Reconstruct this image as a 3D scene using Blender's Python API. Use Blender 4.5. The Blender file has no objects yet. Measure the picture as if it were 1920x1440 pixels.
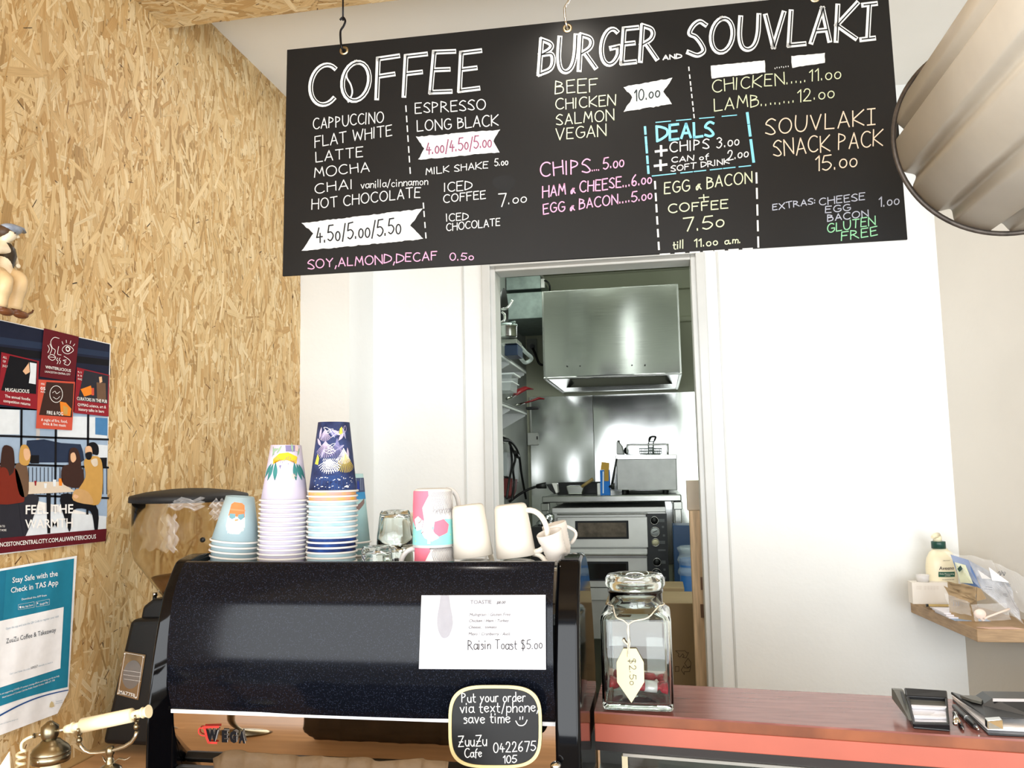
import bpy, bmesh, math, random
import numpy as np
from mathutils import Vector, Matrix
random.seed(7)
rng = np.random.default_rng(11)
SC = bpy.context.scene
COL = SC.collection
PI = math.pi

# ------------------------------------------------------------------ camera, world, light, exposure
EYE = np.array([0.0, 0.0, 1.6])
YAW, PITCH, ROLL, FPX = math.radians(9.986), math.radians(5.778), math.radians(-1.139), 1539.0
def cam_axes():
    cy, sy, cp, sp = math.cos(YAW), math.sin(YAW), math.cos(PITCH), math.sin(PITCH)
    f = np.array([-sy*cp, cy*cp, sp]); r0 = np.array([cy, sy, 0.0]); u0 = np.cross(r0, f)
    r = math.cos(ROLL)*r0 + math.sin(ROLL)*u0
    u = -math.sin(ROLL)*r0 + math.cos(ROLL)*u0
    return r, u, f
CR, CU, CF = cam_axes()
cd = bpy.data.cameras.new('camera'); cam = bpy.data.objects.new('camera', cd); COL.objects.link(cam)
cd.sensor_width = 36.0; cd.lens = 36.0*FPX/1920; cd.clip_start = 0.02
mw = Matrix(((CR[0], CU[0], -CF[0], EYE[0]), (CR[1], CU[1], -CF[1], EYE[1]), (CR[2], CU[2], -CF[2], EYE[2]), (0, 0, 0, 1)))
cam.matrix_world = mw
SC.camera = cam
W = bpy.data.worlds.new('world'); SC.world = W; W.use_nodes = True
W.node_tree.nodes['Background'].inputs[0].default_value = (0.80, 0.88, 1.0, 1)
W.node_tree.nodes['Background'].inputs[1].default_value = 0.6
SC.view_settings.view_transform = 'Standard'
SC.view_settings.look = 'None'
SC.view_settings.gamma = 1.0
SC.view_settings.use_curve_mapping = False
SC.view_settings.exposure = 0.46

def area_light(name, loc, aim, sx, sy, power, col=(1, 1, 1), shape='RECTANGLE'):
    l = bpy.data.lights.new(name, 'AREA'); l.shape = shape; l.size = sx; l.size_y = sy
    l.energy = power; l.color = col
    o = bpy.data.objects.new(name, l); COL.objects.link(o); o.location = loc
    o.rotation_euler = (Vector(aim)-Vector(loc)).to_track_quat('-Z', 'Y').to_euler()
    return o
# daylight through the shop front behind the camera
area_light('shopfront_daylight', (1.55, -1.68, 1.50), (1.55, 3, 1.50), 2.1, 2.1, 84, (0.94, 0.975, 1.0))
area_light('street_daylight', (-1.15, -1.68, 1.55), (-1.15, 3, 1.55), 2.8, 1.9, 100, (0.94, 0.975, 1.0))
# cafe ceiling downlights
def spot(name, loc, power, size=2.2, col=(1.0, 0.93, 0.83), rad=0.035):
    l = bpy.data.lights.new(name, 'SPOT'); l.energy = power; l.spot_size = size; l.spot_blend = 0.8
    l.shadow_soft_size = rad; l.color = col
    o = bpy.data.objects.new(name, l); COL.objects.link(o); o.location = loc
spot('soffit_downlight', (-0.17, 1.66, 2.77), 7)
spot('counter_downlight', (-0.55, 0.95, 2.77), 5)
# kitchen tube lamp, with added lights for the aisle and the hood
area_light('aisle_fill', (-0.10, 2.42, 2.88), (-0.10, 2.5, 0), 1.5, 0.12, 9, (1.0, 0.97, 0.94))  # added fill light over the barista aisle, no fitting there
area_light('kitchen_lamp', (-0.35, 4.2, 2.96), (-0.35, 4.5, 0), 1.1, 0.25, 11, (0.90, 1.0, 0.90))
area_light('hood_streak_light', (0.410, 3.38, 2.0), (-0.4, 4.4, 2.05), 0.34, 1.8, 10, (0.93, 1.0, 0.97))  # added light that draws the hood's bright streak; the wall has no window

# ------------------------------------------------------------------ pixel helpers (frame 1920 x 1440)
def ray(px, py):
    return CR*(px-960) - CU*(py-720) + CF*FPX
def PY(px, py, Y):
    d = ray(px, py); return EYE + d*(Y/d[1])
def PX(px, py, X):
    d = ray(px, py); return EYE + d*(X/d[0])
def PZ(px, py, Z):
    d = ray(px, py); return EYE + d*((Z-1.6)/d[2])
def on_plane(p, n):
    p = np.array(p, float); n = np.array(n, float); n /= np.linalg.norm(n)
    def f(px, py, off=0.0):
        d = ray(px, py); return EYE + d*(np.dot(p+n*off-EYE, n)/np.dot(d, n))
    return f

# ------------------------------------------------------------------ materials
def lin(h):
    h = h.lstrip('#'); c = [int(h[i:i+2], 16)/255 for i in (0, 2, 4)]
    return tuple(x/12.92 if x <= 0.04045 else ((x+0.055)/1.055)**2.4 for x in c)
MATS = {}
def mat(name, hexc, rough=0.5, metal=0.0, var=0.05, scale=14.0, trans=0.0, alpha=1.0, spec=0.5, bump=0.0,
        bscale=60.0, ior=1.45, coat=0.0, stretch=(1, 1, 1), aniso=0.0, emit=0.0, rvar=0.0, hex2=None, sss=0.0):
    m = bpy.data.materials.new(name); m.use_nodes = True
    nt = m.node_tree; b = nt.nodes['Principled BSDF']
    c = lin(hexc)
    b.inputs['Roughness'].default_value = rough; b.inputs['Metallic'].default_value = metal
    b.inputs['Specular IOR Level'].default_value = spec; b.inputs['IOR'].default_value = ior
    b.inputs['Transmission Weight'].default_value = trans; b.inputs['Alpha'].default_value = alpha
    b.inputs['Coat Weight'].default_value = coat; b.inputs['Coat Roughness'].default_value = 0.04
    b.inputs['Anisotropic'].default_value = aniso
    b.inputs['Base Color'].default_value = (*c, 1)
    if sss: b.inputs['Subsurface Weight'].default_value = sss
    if emit:
        b.inputs['Emission Color'].default_value = (*c, 1); b.inputs['Emission Strength'].default_value = emit
    if var or bump or rvar or hex2:
        tc = nt.nodes.new('ShaderNodeTexCoord'); mp = nt.nodes.new('ShaderNodeMapping'); mp.inputs['Scale'].default_value = stretch
        nt.links.new(tc.outputs['Object'], mp.inputs['Vector'])
        nz = nt.nodes.new('ShaderNodeTexNoise'); nz.inputs['Scale'].default_value = scale; nz.inputs['Detail'].default_value = 4
        nt.links.new(mp.outputs['Vector'], nz.inputs['Vector'])
        rp = nt.nodes.new('ShaderNodeValToRGB'); e = rp.color_ramp.elements
        c2 = lin(hex2) if hex2 else tuple(min(1, x*(1+var)) for x in c)
        c1 = c if hex2 else tuple(x*(1-var) for x in c)
        e[0].position = 0.3; e[0].color = (*c1, 1); e[1].position = 0.7; e[1].color = (*c2, 1)
        nt.links.new(nz.outputs['Fac'], rp.inputs['Fac']); nt.links.new(rp.outputs['Color'], b.inputs['Base Color'])
        if rvar:
            mr = nt.nodes.new('ShaderNodeMapRange'); mr.inputs['To Min'].default_value = max(0, rough-rvar); mr.inputs['To Max'].default_value = rough+rvar
            nt.links.new(nz.outputs['Fac'], mr.inputs['Value']); nt.links.new(mr.outputs['Result'], b.inputs['Roughness'])
        if bump:
            n2 = nt.nodes.new('ShaderNodeTexNoise'); n2.inputs['Scale'].default_value = bscale; n2.inputs['Detail'].default_value = 3
            nt.links.new(mp.outputs['Vector'], n2.inputs['Vector'])
            bp = nt.nodes.new('ShaderNodeBump'); bp.inputs['Strength'].default_value = bump; bp.inputs['Distance'].default_value = 0.01
            nt.links.new(n2.outputs['Fac'], bp.inputs['Height']); nt.links.new(bp.outputs['Normal'], b.inputs['Normal'])
    MATS[name] = m
    return m
def ink(hexc):
    k = 'ink_'+hexc.lstrip('#')
    return MATS.get(k) or mat(k, hexc, rough=0.75, var=0.04, scale=60, spec=0.2)

# ------------------------------------------------------------------ mesh builder
class MB:
    def __init__(s): s.v = []; s.f = []; s.m = []; s.s = []; s.cur = 0; s.sm = False
    def add(s, vs, fs, smooth=None):
        o = len(s.v); s.v += [tuple(float(a) for a in p) for p in vs]
        for f in fs: s.f.append([o+i for i in f]); s.m.append(s.cur); s.s.append(s.sm if smooth is None else smooth)
        return s
    def box(s, lo, hi, M=None):
        (a, b, c), (d, e, f) = lo, hi
        vs = [(a, b, c), (d, b, c), (d, e, c), (a, e, c), (a, b, f), (d, b, f), (d, e, f), (a, e, f)]
        if M is not None: vs = [M @ Vector(v) for v in vs]
        return s.add(vs, [(0, 3, 2, 1), (4, 5, 6, 7), (0, 1, 5, 4), (1, 2, 6, 5), (2, 3, 7, 6), (3, 0, 4, 7)], False)
    def quad(s, a, b, c, d): return s.add([a, b, c, d], [(0, 1, 2, 3)], False)
    def poly(s, pts): return s.add(pts, [tuple(range(len(pts)))], False)
    def rings(s, rs, cap0=True, cap1=True, closed=True, smooth=True, loop=False):
        n = len(rs[0]); vs = [p for r in rs for p in r]; fs = []
        R_ = len(rs)
        for i in range(R_ if loop else R_-1):
            i2 = (i+1) % R_
            for j in range(n if closed else n-1):
                k = (j+1) % n; fs.append((i*n+j, i*n+k, i2*n+k, i2*n+j))
        s.add(vs, fs, smooth)
        o = len(s.v)-len(vs)
        if cap0 and not loop: s.f.append([o+j for j in range(n)][::-1]); s.m.append(s.cur); s.s.append(False)
        if cap1 and not loop: s.f.append([o+(R_-1)*n+j for j in range(n)]); s.m.append(s.cur); s.s.append(False)
        return s
    def lathe(s, prof, c=(0, 0, 0), n=40, axis='Z', caps=True, p=2.0, smooth=True, loop=False):
        rs = []
        for r, z in prof:
            ring = []
            for j in range(n):
                a = 2*PI*j/n; ca, sa = math.cos(a), math.sin(a)
                k = r if p == 2.0 else r/((abs(ca)**p+abs(sa)**p)**(1/p))
                x, y = k*ca, k*sa
                q = {'Z': (x, y, z), 'Y': (x, z, -y), 'X': (z, x, y)}[axis]
                ring.append((c[0]+q[0], c[1]+q[1], c[2]+q[2]))
            rs.append(ring)
        return s.rings(rs, caps, caps, smooth=smooth, loop=loop)
    def tube(s, pts, r, n=8, closed=False, smooth=True, flat=1.0):
        pts = [np.array(p, float) for p in pts]; N = len(pts); rs = []
        rr = r if hasattr(r, '__len__') else [r]*N
        up = None
        for i in range(N):
            a = pts[(i-1) % N] if (closed or i > 0) else pts[i]; b = pts[(i+1) % N] if (closed or i < N-1) else pts[i]
            t = b-a; t = t/(np.linalg.norm(t)+1e-12)
            if up is None:
                up = np.array([0, 0, 1.0]) if abs(t[2]) < 0.9 else np.array([1.0, 0, 0])
            u = up-t*np.dot(up, t); u /= (np.linalg.norm(u)+1e-12); w = np.cross(t, u); up = u
            rs.append([pts[i]+rr[i]*(math.cos(2*PI*j/n)*u*flat+math.sin(2*PI*j/n)*w) for j in range(n)])
        return s.rings(rs, not closed, not closed, smooth=smooth, loop=closed)
    def cyl(s, a, b, r, n=20, r2=None, smooth=True):
        return s.tube([a, b], [r, r if r2 is None else r2], n, smooth=smooth)
    def ball(s, c, r, n=16, m=9, sx=1, sy=1, sz=1):
        pr = [(max(1e-5, r*math.sin(PI*i/m)), -r*math.cos(PI*i/m)) for i in range(m+1)]
        rs = [[(c[0]+sx*q*math.cos(2*PI*j/n), c[1]+sy*q*math.sin(2*PI*j/n), c[2]+sz*z) for j in range(n)] for q, z in pr]
        return s.rings(rs)
    def prism(s, poly, d):
        d = np.array(d, float); a = [np.array(p, float) for p in poly]; b = [p+d for p in a]; n = len(a)
        return s.add(a+b, [tuple(range(n))[::-1], tuple(range(n, 2*n))]+[(i, (i+1) % n, n+(i+1) % n, n+i) for i in range(n)], False)
    def build(s, name, mats, parent=None, local=False, bevel=0.0, seg=2, solid=0.0, recalc=True, at=None):
        V = np.array(s.v, float)
        if parent is not None:
            if not local: V = V-np.array(world_loc(parent))
            org = None
        elif local:
            org = at or (0, 0, 0)
        else:
            lo, hi = V.min(0), V.max(0); org = ((lo[0]+hi[0])/2, (lo[1]+hi[1])/2, lo[2]); V = V-np.array(org)
        me = bpy.data.meshes.new(name); me.from_pydata(V.tolist(), [], s.f)
        for m in (mats if isinstance(mats, (list, tuple)) else [mats]): me.materials.append(m)
        me.polygons.foreach_set('material_index', s.m); me.polygons.foreach_set('use_smooth', s.s)
        if recalc:
            bm = bmesh.new(); bm.from_mesh(me); bmesh.ops.recalc_face_normals(bm, faces=bm.faces); bm.to_mesh(me); bm.free()
        me.update()
        o = bpy.data.objects.new(name, me); COL.objects.link(o)
        if parent is not None: o.parent = parent
        else: o.location = org
        if solid:
            md = o.modifiers.new('thickness', 'SOLIDIFY'); md.thickness = solid; md.offset = -1
        if bevel:
            md = o.modifiers.new('edge', 'BEVEL'); md.width = bevel; md.segments = seg; md.limit_method = 'ANGLE'; md.angle_limit = math.radians(40)
            md.harden_normals = False
        return o
def world_loc(o):
    p = Vector((0, 0, 0))
    while o is not None: p += Vector(o.location); o = o.parent
    return p
def thing(name, label, cat, loc, group=None):
    o = bpy.data.objects.new(name, None); COL.objects.link(o); o.location = tuple(float(a) for a in loc); o.empty_display_size = 0.05
    return tag(o, label, cat, group)
def tag(o, label, cat, group=None, kind=None):
    o['label'] = label; o['category'] = cat
    if group: o['group'] = group
    if kind: o['kind'] = kind
    return o
def struct(o):
    o['kind'] = 'structure'; return o
def dup(root, loc, label=None, rot=None, group=None):
    r = root.copy(); COL.objects.link(r); r.location = tuple(float(a) for a in loc)
    if rot is not None: r.rotation_euler = rot
    if label: r['label'] = label
    if group: r['group'] = group
    for ch in list(root.children):
        c = ch.copy(); COL.objects.link(c); c.parent = r
        for g in list(ch.children):
            d = g.copy(); COL.objects.link(d); d.parent = c
    return r

# ------------------------------------------------------------------ pen lettering (single-stroke alphabet) and printed type
GL = {
'A': (6, ["00 39 60", "13 53"]), 'B': (5, ["00 09", "~09 38 47 36 05", "~05 45 53 41 00"]), 'C': (6, ["~68 49 28 06 03 21 40 61"]),
'D': (6, ["00 09", "~09 38 66 63 31 00"]), 'E': (5, ["59 09 00 50", "05 45"]), 'F': (5, ["59 09 00", "05 45"]),
'G': (6, ["~68 49 28 06 03 21 40 61", "61 64 34"]), 'H': (6, ["00 09", "60 69", "05 65"]), 'I': (1, ["00 09"]),
'!': (4, ["09 49", "29 20", "00 40"]), 'K': (6, ["00 09", "69 04 60"]), 'L': (5, ["09 00 50"]), 'M': (7, ["00 19 43 69 70"]),
'N': (6, ["00 09 60 69"]), 'O': (7, ["~49 28 05 12 30 51 74 67 49"]), 'P': (5, ["00 09", "~09 38 47 46 35 04"]),
'R': (6, ["00 09", "~09 38 47 46 35 04", "24 60"]), 'S': (5, ["~58 39 18 06 25 43 51 30 01"]), 'T': (6, ["09 69", "39 30"]),
'U': (6, ["~09 04 11 30 51 64 69"]), 'V': (6, ["09 30 69"]), 'W': (9, ["09 20 47 70 99"]), 'X': (6, ["00 69", "09 60"]),
'Y': (6, ["09 35 69", "35 30"]), 'Z': (6, ["09 69 00 60", "14 54"]),
'0': (5, ["~29 07 02 20 42 57 29"]), '1': (2, ["07 29 20"]), '2': (5, ["~07 19 39 47 34 00", "00 50"]), '3': (5, ["~08 29 47 25", "~25 44 42 20 01"]),
'4': (5, ["28 03 53", "35 30"]), '5': (5, ["59 19 05", "~05 35 53 41 20 01"]), '6': (5, ["~49 16 02 20 41 43 24 02"]), '7': (5, ["09 59 20"]),
'8': (5, ["~25 07 29 47 25 02 20 42 25"]), '9': (5, ["~46 25 07 29 47 46 30"]),
'a': (4, ["~44 25 04 01 20 42", "45 41 50"]), 'c': (4, ["~44 25 03 01 20 41"]), 'd': (4, ["~44 25 03 01 20 42", "49 40"]),
'e': (4, ["~03 33 44 25 04 02 20 41"]), 'f': (3, ["~39 28 16 1a", "05 35"]), 'h': (4, ["09 00", "~03 25 44 40"]), 'i': (1, ["05 00", "07 08"]),
'l': (1, ["09 00"]), 'm': (6, ["05 00", "~03 15 34 30", "~33 45 64 60"]), 'n': (4, ["05 00", "~03 25 44 40"]), 'o': (4, ["~25 04 02 20 41 44 25"]),
'p': (4, ["05 0c", "~04 25 44 41 20 01"]), 'r': (3, ["05 00", "~03 15 35"]), 's': (3, ["~34 15 04 32 20 00"]), 't': (3, ["18 11 20 30", "05 35"]),
'u': (4, ["~05 02 20 42", "45 40"]), 'v': (4, ["05 20 45"]), 'x': (4, ["05 40", "45 00"]), 'y': (4, ["05 21", "45 0c"]), 'k': (4, ["09 00", "45 03 40"]),
'z': (4, ["05 45 00 40"]), 'g': (4, ["~44 25 04 01 20 42", "~45 41 3b 1c 0b"]), 'w': (6, ["05 10 34 50 65"]),
'.': (1, ["00 01"]), ',': (1, ["11 0b"]), '/': (3, ["0a 39"]), '&': (3, ["~34 23 10 00 02 13 24 31 40"]), '+': (6, ["04 64", "37 31"]), ':': (1, ["01 02", "05 06"]),
'$': (5, ["~58 39 18 06 25 43 51 30 01", "3a 2b 3a"]), '-': (4, ["04 44"]),
}
GL['$'] = (5, ["~48 29 08 06 25 43 41 20 01", "2b 2a 29 2a"])
def _pt(t):
    y = t[1]; return (float(int(t[0])), float(int(y)) if y.isdigit() else -float('abcd'.index(y)+1))
def smooth_line(P, k=6):
    P = [np.array(p, float) for p in P]; closed = np.allclose(P[0], P[-1]); out = []
    n = len(P)
    for i in range(n-1):
        p1, p2 = P[i], P[i+1]
        p0 = P[i-1] if i > 0 else (P[-2] if closed else 2*p1-p2)
        p3 = P[i+2] if i+2 < n else (P[1] if closed else 2*p2-p1)
        for j in range(k):
            t = j/k
            out.append(0.5*((2*p1)+(-p0+p2)*t+(2*p0-5*p1+4*p2-p3)*t*t+(-p0+3*p1-3*p2+p3)*t**3))
    out.append(P[-1]); return out
def _arc(cx, cy, rx, ry, a0, a1, n=22):
    return [np.array([cx+rx*math.cos(math.radians(a0+(a1-a0)*i/n)), cy+ry*math.sin(math.radians(a0+(a1-a0)*i/n))]) for i in range(n+1)]
ROUND = {'O': (7, [_arc(3.5, 4.5, 3.5, 4.5, 95, 455)]), 'C': (6, [_arc(3.6, 4.5, 3.6, 4.5, 52, 312)]), 'G': (6, [_arc(3.4, 4.5, 3.4, 4.5, 52, 330), [np.array([6.3, 2.2]), np.array([6.3, 4.1]), np.array([3.6, 4.1])]]),
         '0': (5, [_arc(2.5, 4.5, 2.5, 4.5, 95, 455)]), 'o': (4, [_arc(2, 2.5, 2, 2.5, 95, 455)]), 'c': (4, [_arc(2.2, 2.5, 2.2, 2.5, 45, 315)])}
def glyph(ch):
    if ch in ROUND: return ROUND[ch]
    w, st = GL[ch]; out = []
    for s in st:
        sm = s.startswith('~'); P = [_pt(t) for t in s.lstrip('~').split()]
        out.append(smooth_line(P) if sm else [np.array(p) for p in P])
    return w, out
def ribbon(mb, pts, width, fn):
    """a flat pen stroke: pts are 2D, fn maps 2D -> 3D"""
    pts = [np.array(p, float) for p in pts]
    runs, cur = [], [pts[0]]
    for i in range(1, len(pts)):
        cur.append(pts[i])
        if i < len(pts)-1:
            a = pts[i]-pts[i-1]; b = pts[i+1]-pts[i]
            c = np.dot(a, b)/(np.linalg.norm(a)*np.linalg.norm(b)+1e-9)
            if c < 0.6: runs.append(cur); cur = [pts[i]]
    runs.append(cur)
    h = width/2
    for r in runs:
        n = len(r); L, Rr = [], []
        for i in range(n):
            a = r[max(0, i-1)]; b = r[min(n-1, i+1)]; t = b-a; t = t/(np.linalg.norm(t)+1e-9)
            p = r[i]
            if i == 0: p = p-t*h*0.8
            if i == n-1: p = p+t*h*0.8
            nn = np.array([-t[1], t[0]]); k = 1.0
            L.append(p+nn*h*k); Rr.append(p-nn*h*k)
        for i in range(n-1):
            mb.quad(fn(*L[i]), fn(*L[i+1]), fn(*Rr[i+1]), fn(*Rr[i]))
def write(mb, text, x0, y0, x1, y1, h, fn, w=2.2, slant=0.0, up=None, jit=0.035, mono=None, wide=1.0):
    """hand lettering along a baseline; coordinates in photo pixels, fn puts them on the surface"""
    gap = 2.0; total = 0; items = []
    for ch in text:
        if ch == ' ': total += 4.0; continue
        gw, st = glyph(ch); items.append((total, gw, st)); total += gw+gap
    total = max(1.0, total-gap)
    bx, by = (x1-x0), (y1-y0); ux, uy = up if up else (slant*1.0, -1.0)
    kk = 0
    for off, gw, st in items:
        rot = random.gauss(0, jit); sc = 1+random.gauss(0, jit*0.8); dv = random.gauss(0, 0.18)
        for s in st:
            q = []
            for p in s:
                gx = (p[0]-gw/2)*sc; gy = (p[1]-4.5)*sc
                gx, gy = gx*math.cos(rot)-gy*math.sin(rot)*0.7, gy*math.cos(rot)+gx*math.sin(rot)*1.2
                u = (off+gw/2+gx)/total; v = (gy+4.5+dv)/9.0
                q.append((x0+bx*u+ux*v*h, y0+by*u+uy*v*h))
            kk += 1; e = 1-3.0e-5*(kk % 6)
            ribbon(mb, q, w, (lambda x, y, e=e: EYE+(np.array(fn(x, y))-EYE)*e))
def heading(mb, text, x0, y0, x1, y1, h, fn, fn2, w, idx_dark, slant=0.06):
    """big outlined capitals: a broad white stroke with a dark inline"""
    st = random.getstate()
    c = mb.cur
    write(mb, text, x0, y0, x1, y1, h, fn, w, slant, jit=0.03)
    random.setstate(st)
    mb.cur = idx_dark
    g = 0.17*w
    write(mb, text, x0+g, y0-g*0.6, x1+g, y1-g*0.6, h*0.99, fn2, w*0.24, slant, jit=0.03)
    mb.cur = c
_tc = {}
def type_mesh(text, bold=0.0, shear=0.0):
    k = (text, bold, shear)
    if k in _tc: return _tc[k]
    cu = bpy.data.curves.new('type', 'FONT'); cu.body = text; cu.size = 1.0; cu.offset = bold; cu.shear = shear; cu.resolution_u = 2
    o = bpy.data.objects.new('type', cu); COL.objects.link(o)
    dg = bpy.context.evaluated_depsgraph_get(); ev = o.evaluated_get(dg); me = ev.to_mesh()
    V = np.array([v.co[:2] for v in me.vertices]) if len(me.vertices) else np.zeros((0, 2))
    F = [tuple(p.vertices) for p in me.polygons]
    ev.to_mesh_clear(); bpy.data.objects.remove(o); bpy.data.curves.remove(cu)
    _tc[k] = (V, F); return _tc[k]
def print_text(mb, text, x0, y0, x1, y1, h, fn, bold=0.0, shear=0.0, up=None):
    """printed type: baseline from (x0,y0) to (x1,y1), capital height h, in photo pixels"""
    V, F = type_mesh(text, bold, shear)
    if len(V) == 0: return
    xa, xb = V[:, 0].min(), V[:, 0].max(); cap = 0.73
    ux, uy = up if up else (0, -1)
    vs = [fn(x0+(x1-x0)*(a-xa)/(xb-xa)+ux*h*b/cap, y0+(y1-y0)*(a-xa)/(xb-xa)+uy*h*b/cap) for a, b in V]
    mb.add(vs, F, False)
def dashes(mb, x0, y0, x1, y1, n, fn, w, fill=0.6):
    for i in range(n):
        a = (i+(1-fill)/2)/n; b = a+fill/n
        j = random.uniform(-0.12, 0.12)/n
        ribbon(mb, [(x0+(x1-x0)*(a+j), y0+(y1-y0)*(a+j)), (x0+(x1-x0)*(b+j), y0+(y1-y0)*(b+j))], w, fn)
def zoom(ox, oy, s):
    return lambda x, y: (ox+x/s, oy+y/s)
# ================================================================== ROOM SHELL
YB, YP, XL = 3.0, 2.75, -1.257          # back wall, pier face, left wall
XPIER = -1.07
CEIL, SOFF, YSOFF = 2.925, 2.79, 1.905
YF = -1.6                                # shop front
DL, DR, DT = -0.585, 0.140, 2.338        # doorway clear opening

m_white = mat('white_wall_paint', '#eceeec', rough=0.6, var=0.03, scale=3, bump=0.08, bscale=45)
m_grey = mat('shaded_wall_paint', '#d6d1c7', rough=0.6, var=0.03, scale=3, bump=0.08, bscale=45)  # wall white greyed down, the right wall's shade put into its colour
m_ceil = mat('ceiling_paint', '#f6f4ee', rough=0.8, var=0.02, scale=3)
m_trim = mat('door_trim_paint', '#cdcfcc', rough=0.4, var=0.04, scale=9)
m_floor = mat('floor_tile', '#8b8a88', rough=0.5, var=0.12, scale=5)

# OSB: real overlapping wood strands on a board
def osb_material():
    m = bpy.data.materials.new('oriented_strand_board'); m.use_nodes = True; nt = m.node_tree; b = nt.nodes['Principled BSDF']
    at = nt.nodes.new('ShaderNodeAttribute'); at.attribute_name = 'strand'
    uv = nt.nodes.new('ShaderNodeUVMap'); uv.uv_map = 'grain'
    nz = nt.nodes.new('ShaderNodeTexNoise'); nz.inputs['Scale'].default_value = 1.0; nz.inputs['Detail'].default_value = 4
    nt.links.new(uv.outputs['UV'], nz.inputs['Vector'])
    rp = nt.nodes.new('ShaderNodeValToRGB'); rp.color_ramp.elements[0].position = 0.3; rp.color_ramp.elements[0].color = (0.80, 0.76, 0.69, 1)
    rp.color_ramp.elements[1].position = 0.62; rp.color_ramp.elements[1].color = (1.06, 1.05, 1.04, 1)
    nt.links.new(nz.outputs['Fac'], rp.inputs['Fac'])
    mx = nt.nodes.new('ShaderNodeMix'); mx.data_type = 'RGBA'; mx.blend_type = 'MULTIPLY'; mx.inputs[0].default_value = 1.0
    nt.links.new(at.outputs['Color'], mx.inputs[6]); nt.links.new(rp.outputs['Color'], mx.inputs[7])
    nt.links.new(mx.outputs[2], b.inputs['Base Color']); b.inputs['Roughness'].default_value = 0.55
    b.inputs['Specular IOR Level'].default_value = 0.35
    return m
m_osb = osb_material()
def osb_strands(mb_v, mb_f, cols, uvs, org, eu, ev, en, U, V, n, sd, base_ang, lscale=1.0, span=1.0):
    """n strands over a U x V rectangle; eu, ev in-plane axes, en outward"""
    org, eu, ev, en = (np.array(a, float) for a in (org, eu, ev, en))
    pal = [np.array(lin(h)) for h in ('#dfc698', '#d8bc8a', '#d1b17d', '#caa873', '#bf9a63', '#dbc08f', '#d2b380', '#e4cea3')]
    dark = [np.array(lin(h)) for h in ('#7c5630', '#5d3f23', '#8d663a', '#42301d')]
    for i in range(n):
        fr = i/n
        L = float(np.clip(rng.lognormal(math.log(0.064), 0.42), 0.02, 0.19))*lscale; w = float(np.clip(rng.lognormal(math.log(0.0080), 0.60), 0.002, 0.030))*lscale
        if fr < 0.45: L *= 1.25; w *= 1.7
        tiny = rng.random() < 0.16
        if tiny: L = rng.uniform(0.010, 0.034); w = rng.uniform(0.0010, 0.0028)
        c = np.array([rng.uniform(0, U), rng.uniform(0, V)])
        a = base_ang+(rng.normal(0, sd) if rng.random() < 0.8 else rng.uniform(-1.57, 1.57))
        if tiny: a = base_ang+rng.normal(0, 0.9)
        d = np.array([math.cos(a), math.sin(a)]); q = np.array([-d[1], d[0]])
        k = rng.random()
        if tiny: col = dark[rng.integers(4)] if k < 0.42 else (pal[rng.integers(8)]*0.75)
        else: col = pal[rng.integers(8)]*rng.uniform(0.94, 1.05) if k > 0.03 else pal[4]*0.8
        j = rng.uniform(-0.5, 0.5, 8)
        loc = [(-0.5, -0.5+0.3*j[0]), (-0.2, -0.5+0.12*j[1]), (0.25, -0.5+0.12*j[2]), (0.5+0.05*j[3], -0.4+0.4*j[3]), (0.5+0.05*j[4], 0.4+0.2*j[4]), (0.2, 0.5+0.12*j[5]), (-0.25, 0.5+0.12*j[6]), (-0.5+0.06*j[7], 0.45+0.3*j[7])]
        z0 = 0.0003+0.0012*fr; tl = rng.uniform(-0.00025, 0.00025)
        P = []
        ok = True
        for (s, t) in loc:
            p = c+d*s*L+q*t*w
            p[0] = min(max(p[0], 0), U); p[1] = min(max(p[1], 0), V)
            P.append(org+eu*p[0]+ev*p[1]+en*(z0+tl*s*2))
        o = len(mb_v); mb_v.extend(tuple(p) for p in P); mb_f.append(tuple(range(o, o+8)))
        cols.append((*np.clip(col, 0, 1), 1.0)); r1, r2 = rng.uniform(0, 90, 2)
        uvs.append([(r1+s*L*14, r2+t*w*520) for s, t in loc])
def osb_object(name, base_boxes, sheets):
    v, f, cols, uvs = [], [], [], []
    base = (*lin('#c29f6a'), 1.0)
    for lo, hi in base_boxes:
        m = MB().box(lo, hi); o = len(v); v += m.v
        for q in m.f:
            f.append(tuple(o+i for i in q)); cols.append(base); uvs.append([(m.v[i][1]*9, m.v[i][2]*40) for i in q])
    for sh in sheets: osb_strands(v, f, cols, uvs, *sh)
    me = bpy.data.meshes.new(name); me.from_pydata(v, [], f); me.materials.append(m_osb)
    ca = me.color_attributes.new('strand', 'FLOAT_COLOR', 'CORNER'); ul = me.uv_layers.new(name='grain')
    cc = np.concatenate([np.tile(c, (len(p), 1)) for c, p in zip(cols, f)]).astype(np.float32); ca.data.foreach_set('color', cc.ravel())
    uu = np.concatenate([np.array(u) for u in uvs]).astype(np.float32); ul.data.foreach_set('uv', uu.ravel())
    me.update(); o = bpy.data.objects.new(name, me); COL.objects.link(o); return struct(o)
osb_object('wall_left', [((XL-0.10, 0.42, 0), (XL, YB+0.1, CEIL+0.05))],
           [((XL, 1.0, 1.0), (0, 1, 0), (0, 0, 1), (1, 0, 0), YP-1.0, CEIL-1.0, 18000, 0.36, 1.57, 1.0)])
osb_object('ceiling_soffit', [((XL, YF, SOFF), (2.65, YSOFF, SOFF+0.13)), ((-2.7, YF, SOFF), (XL, 0.32, SOFF+0.13))],
           [((XL, 1.35, SOFF), (1, 0, 0), (0, 1, 0), (0, 0, -1), 2.3, YSOFF-1.35, 4200, 0.5, 0.1, 1.0)])

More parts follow.
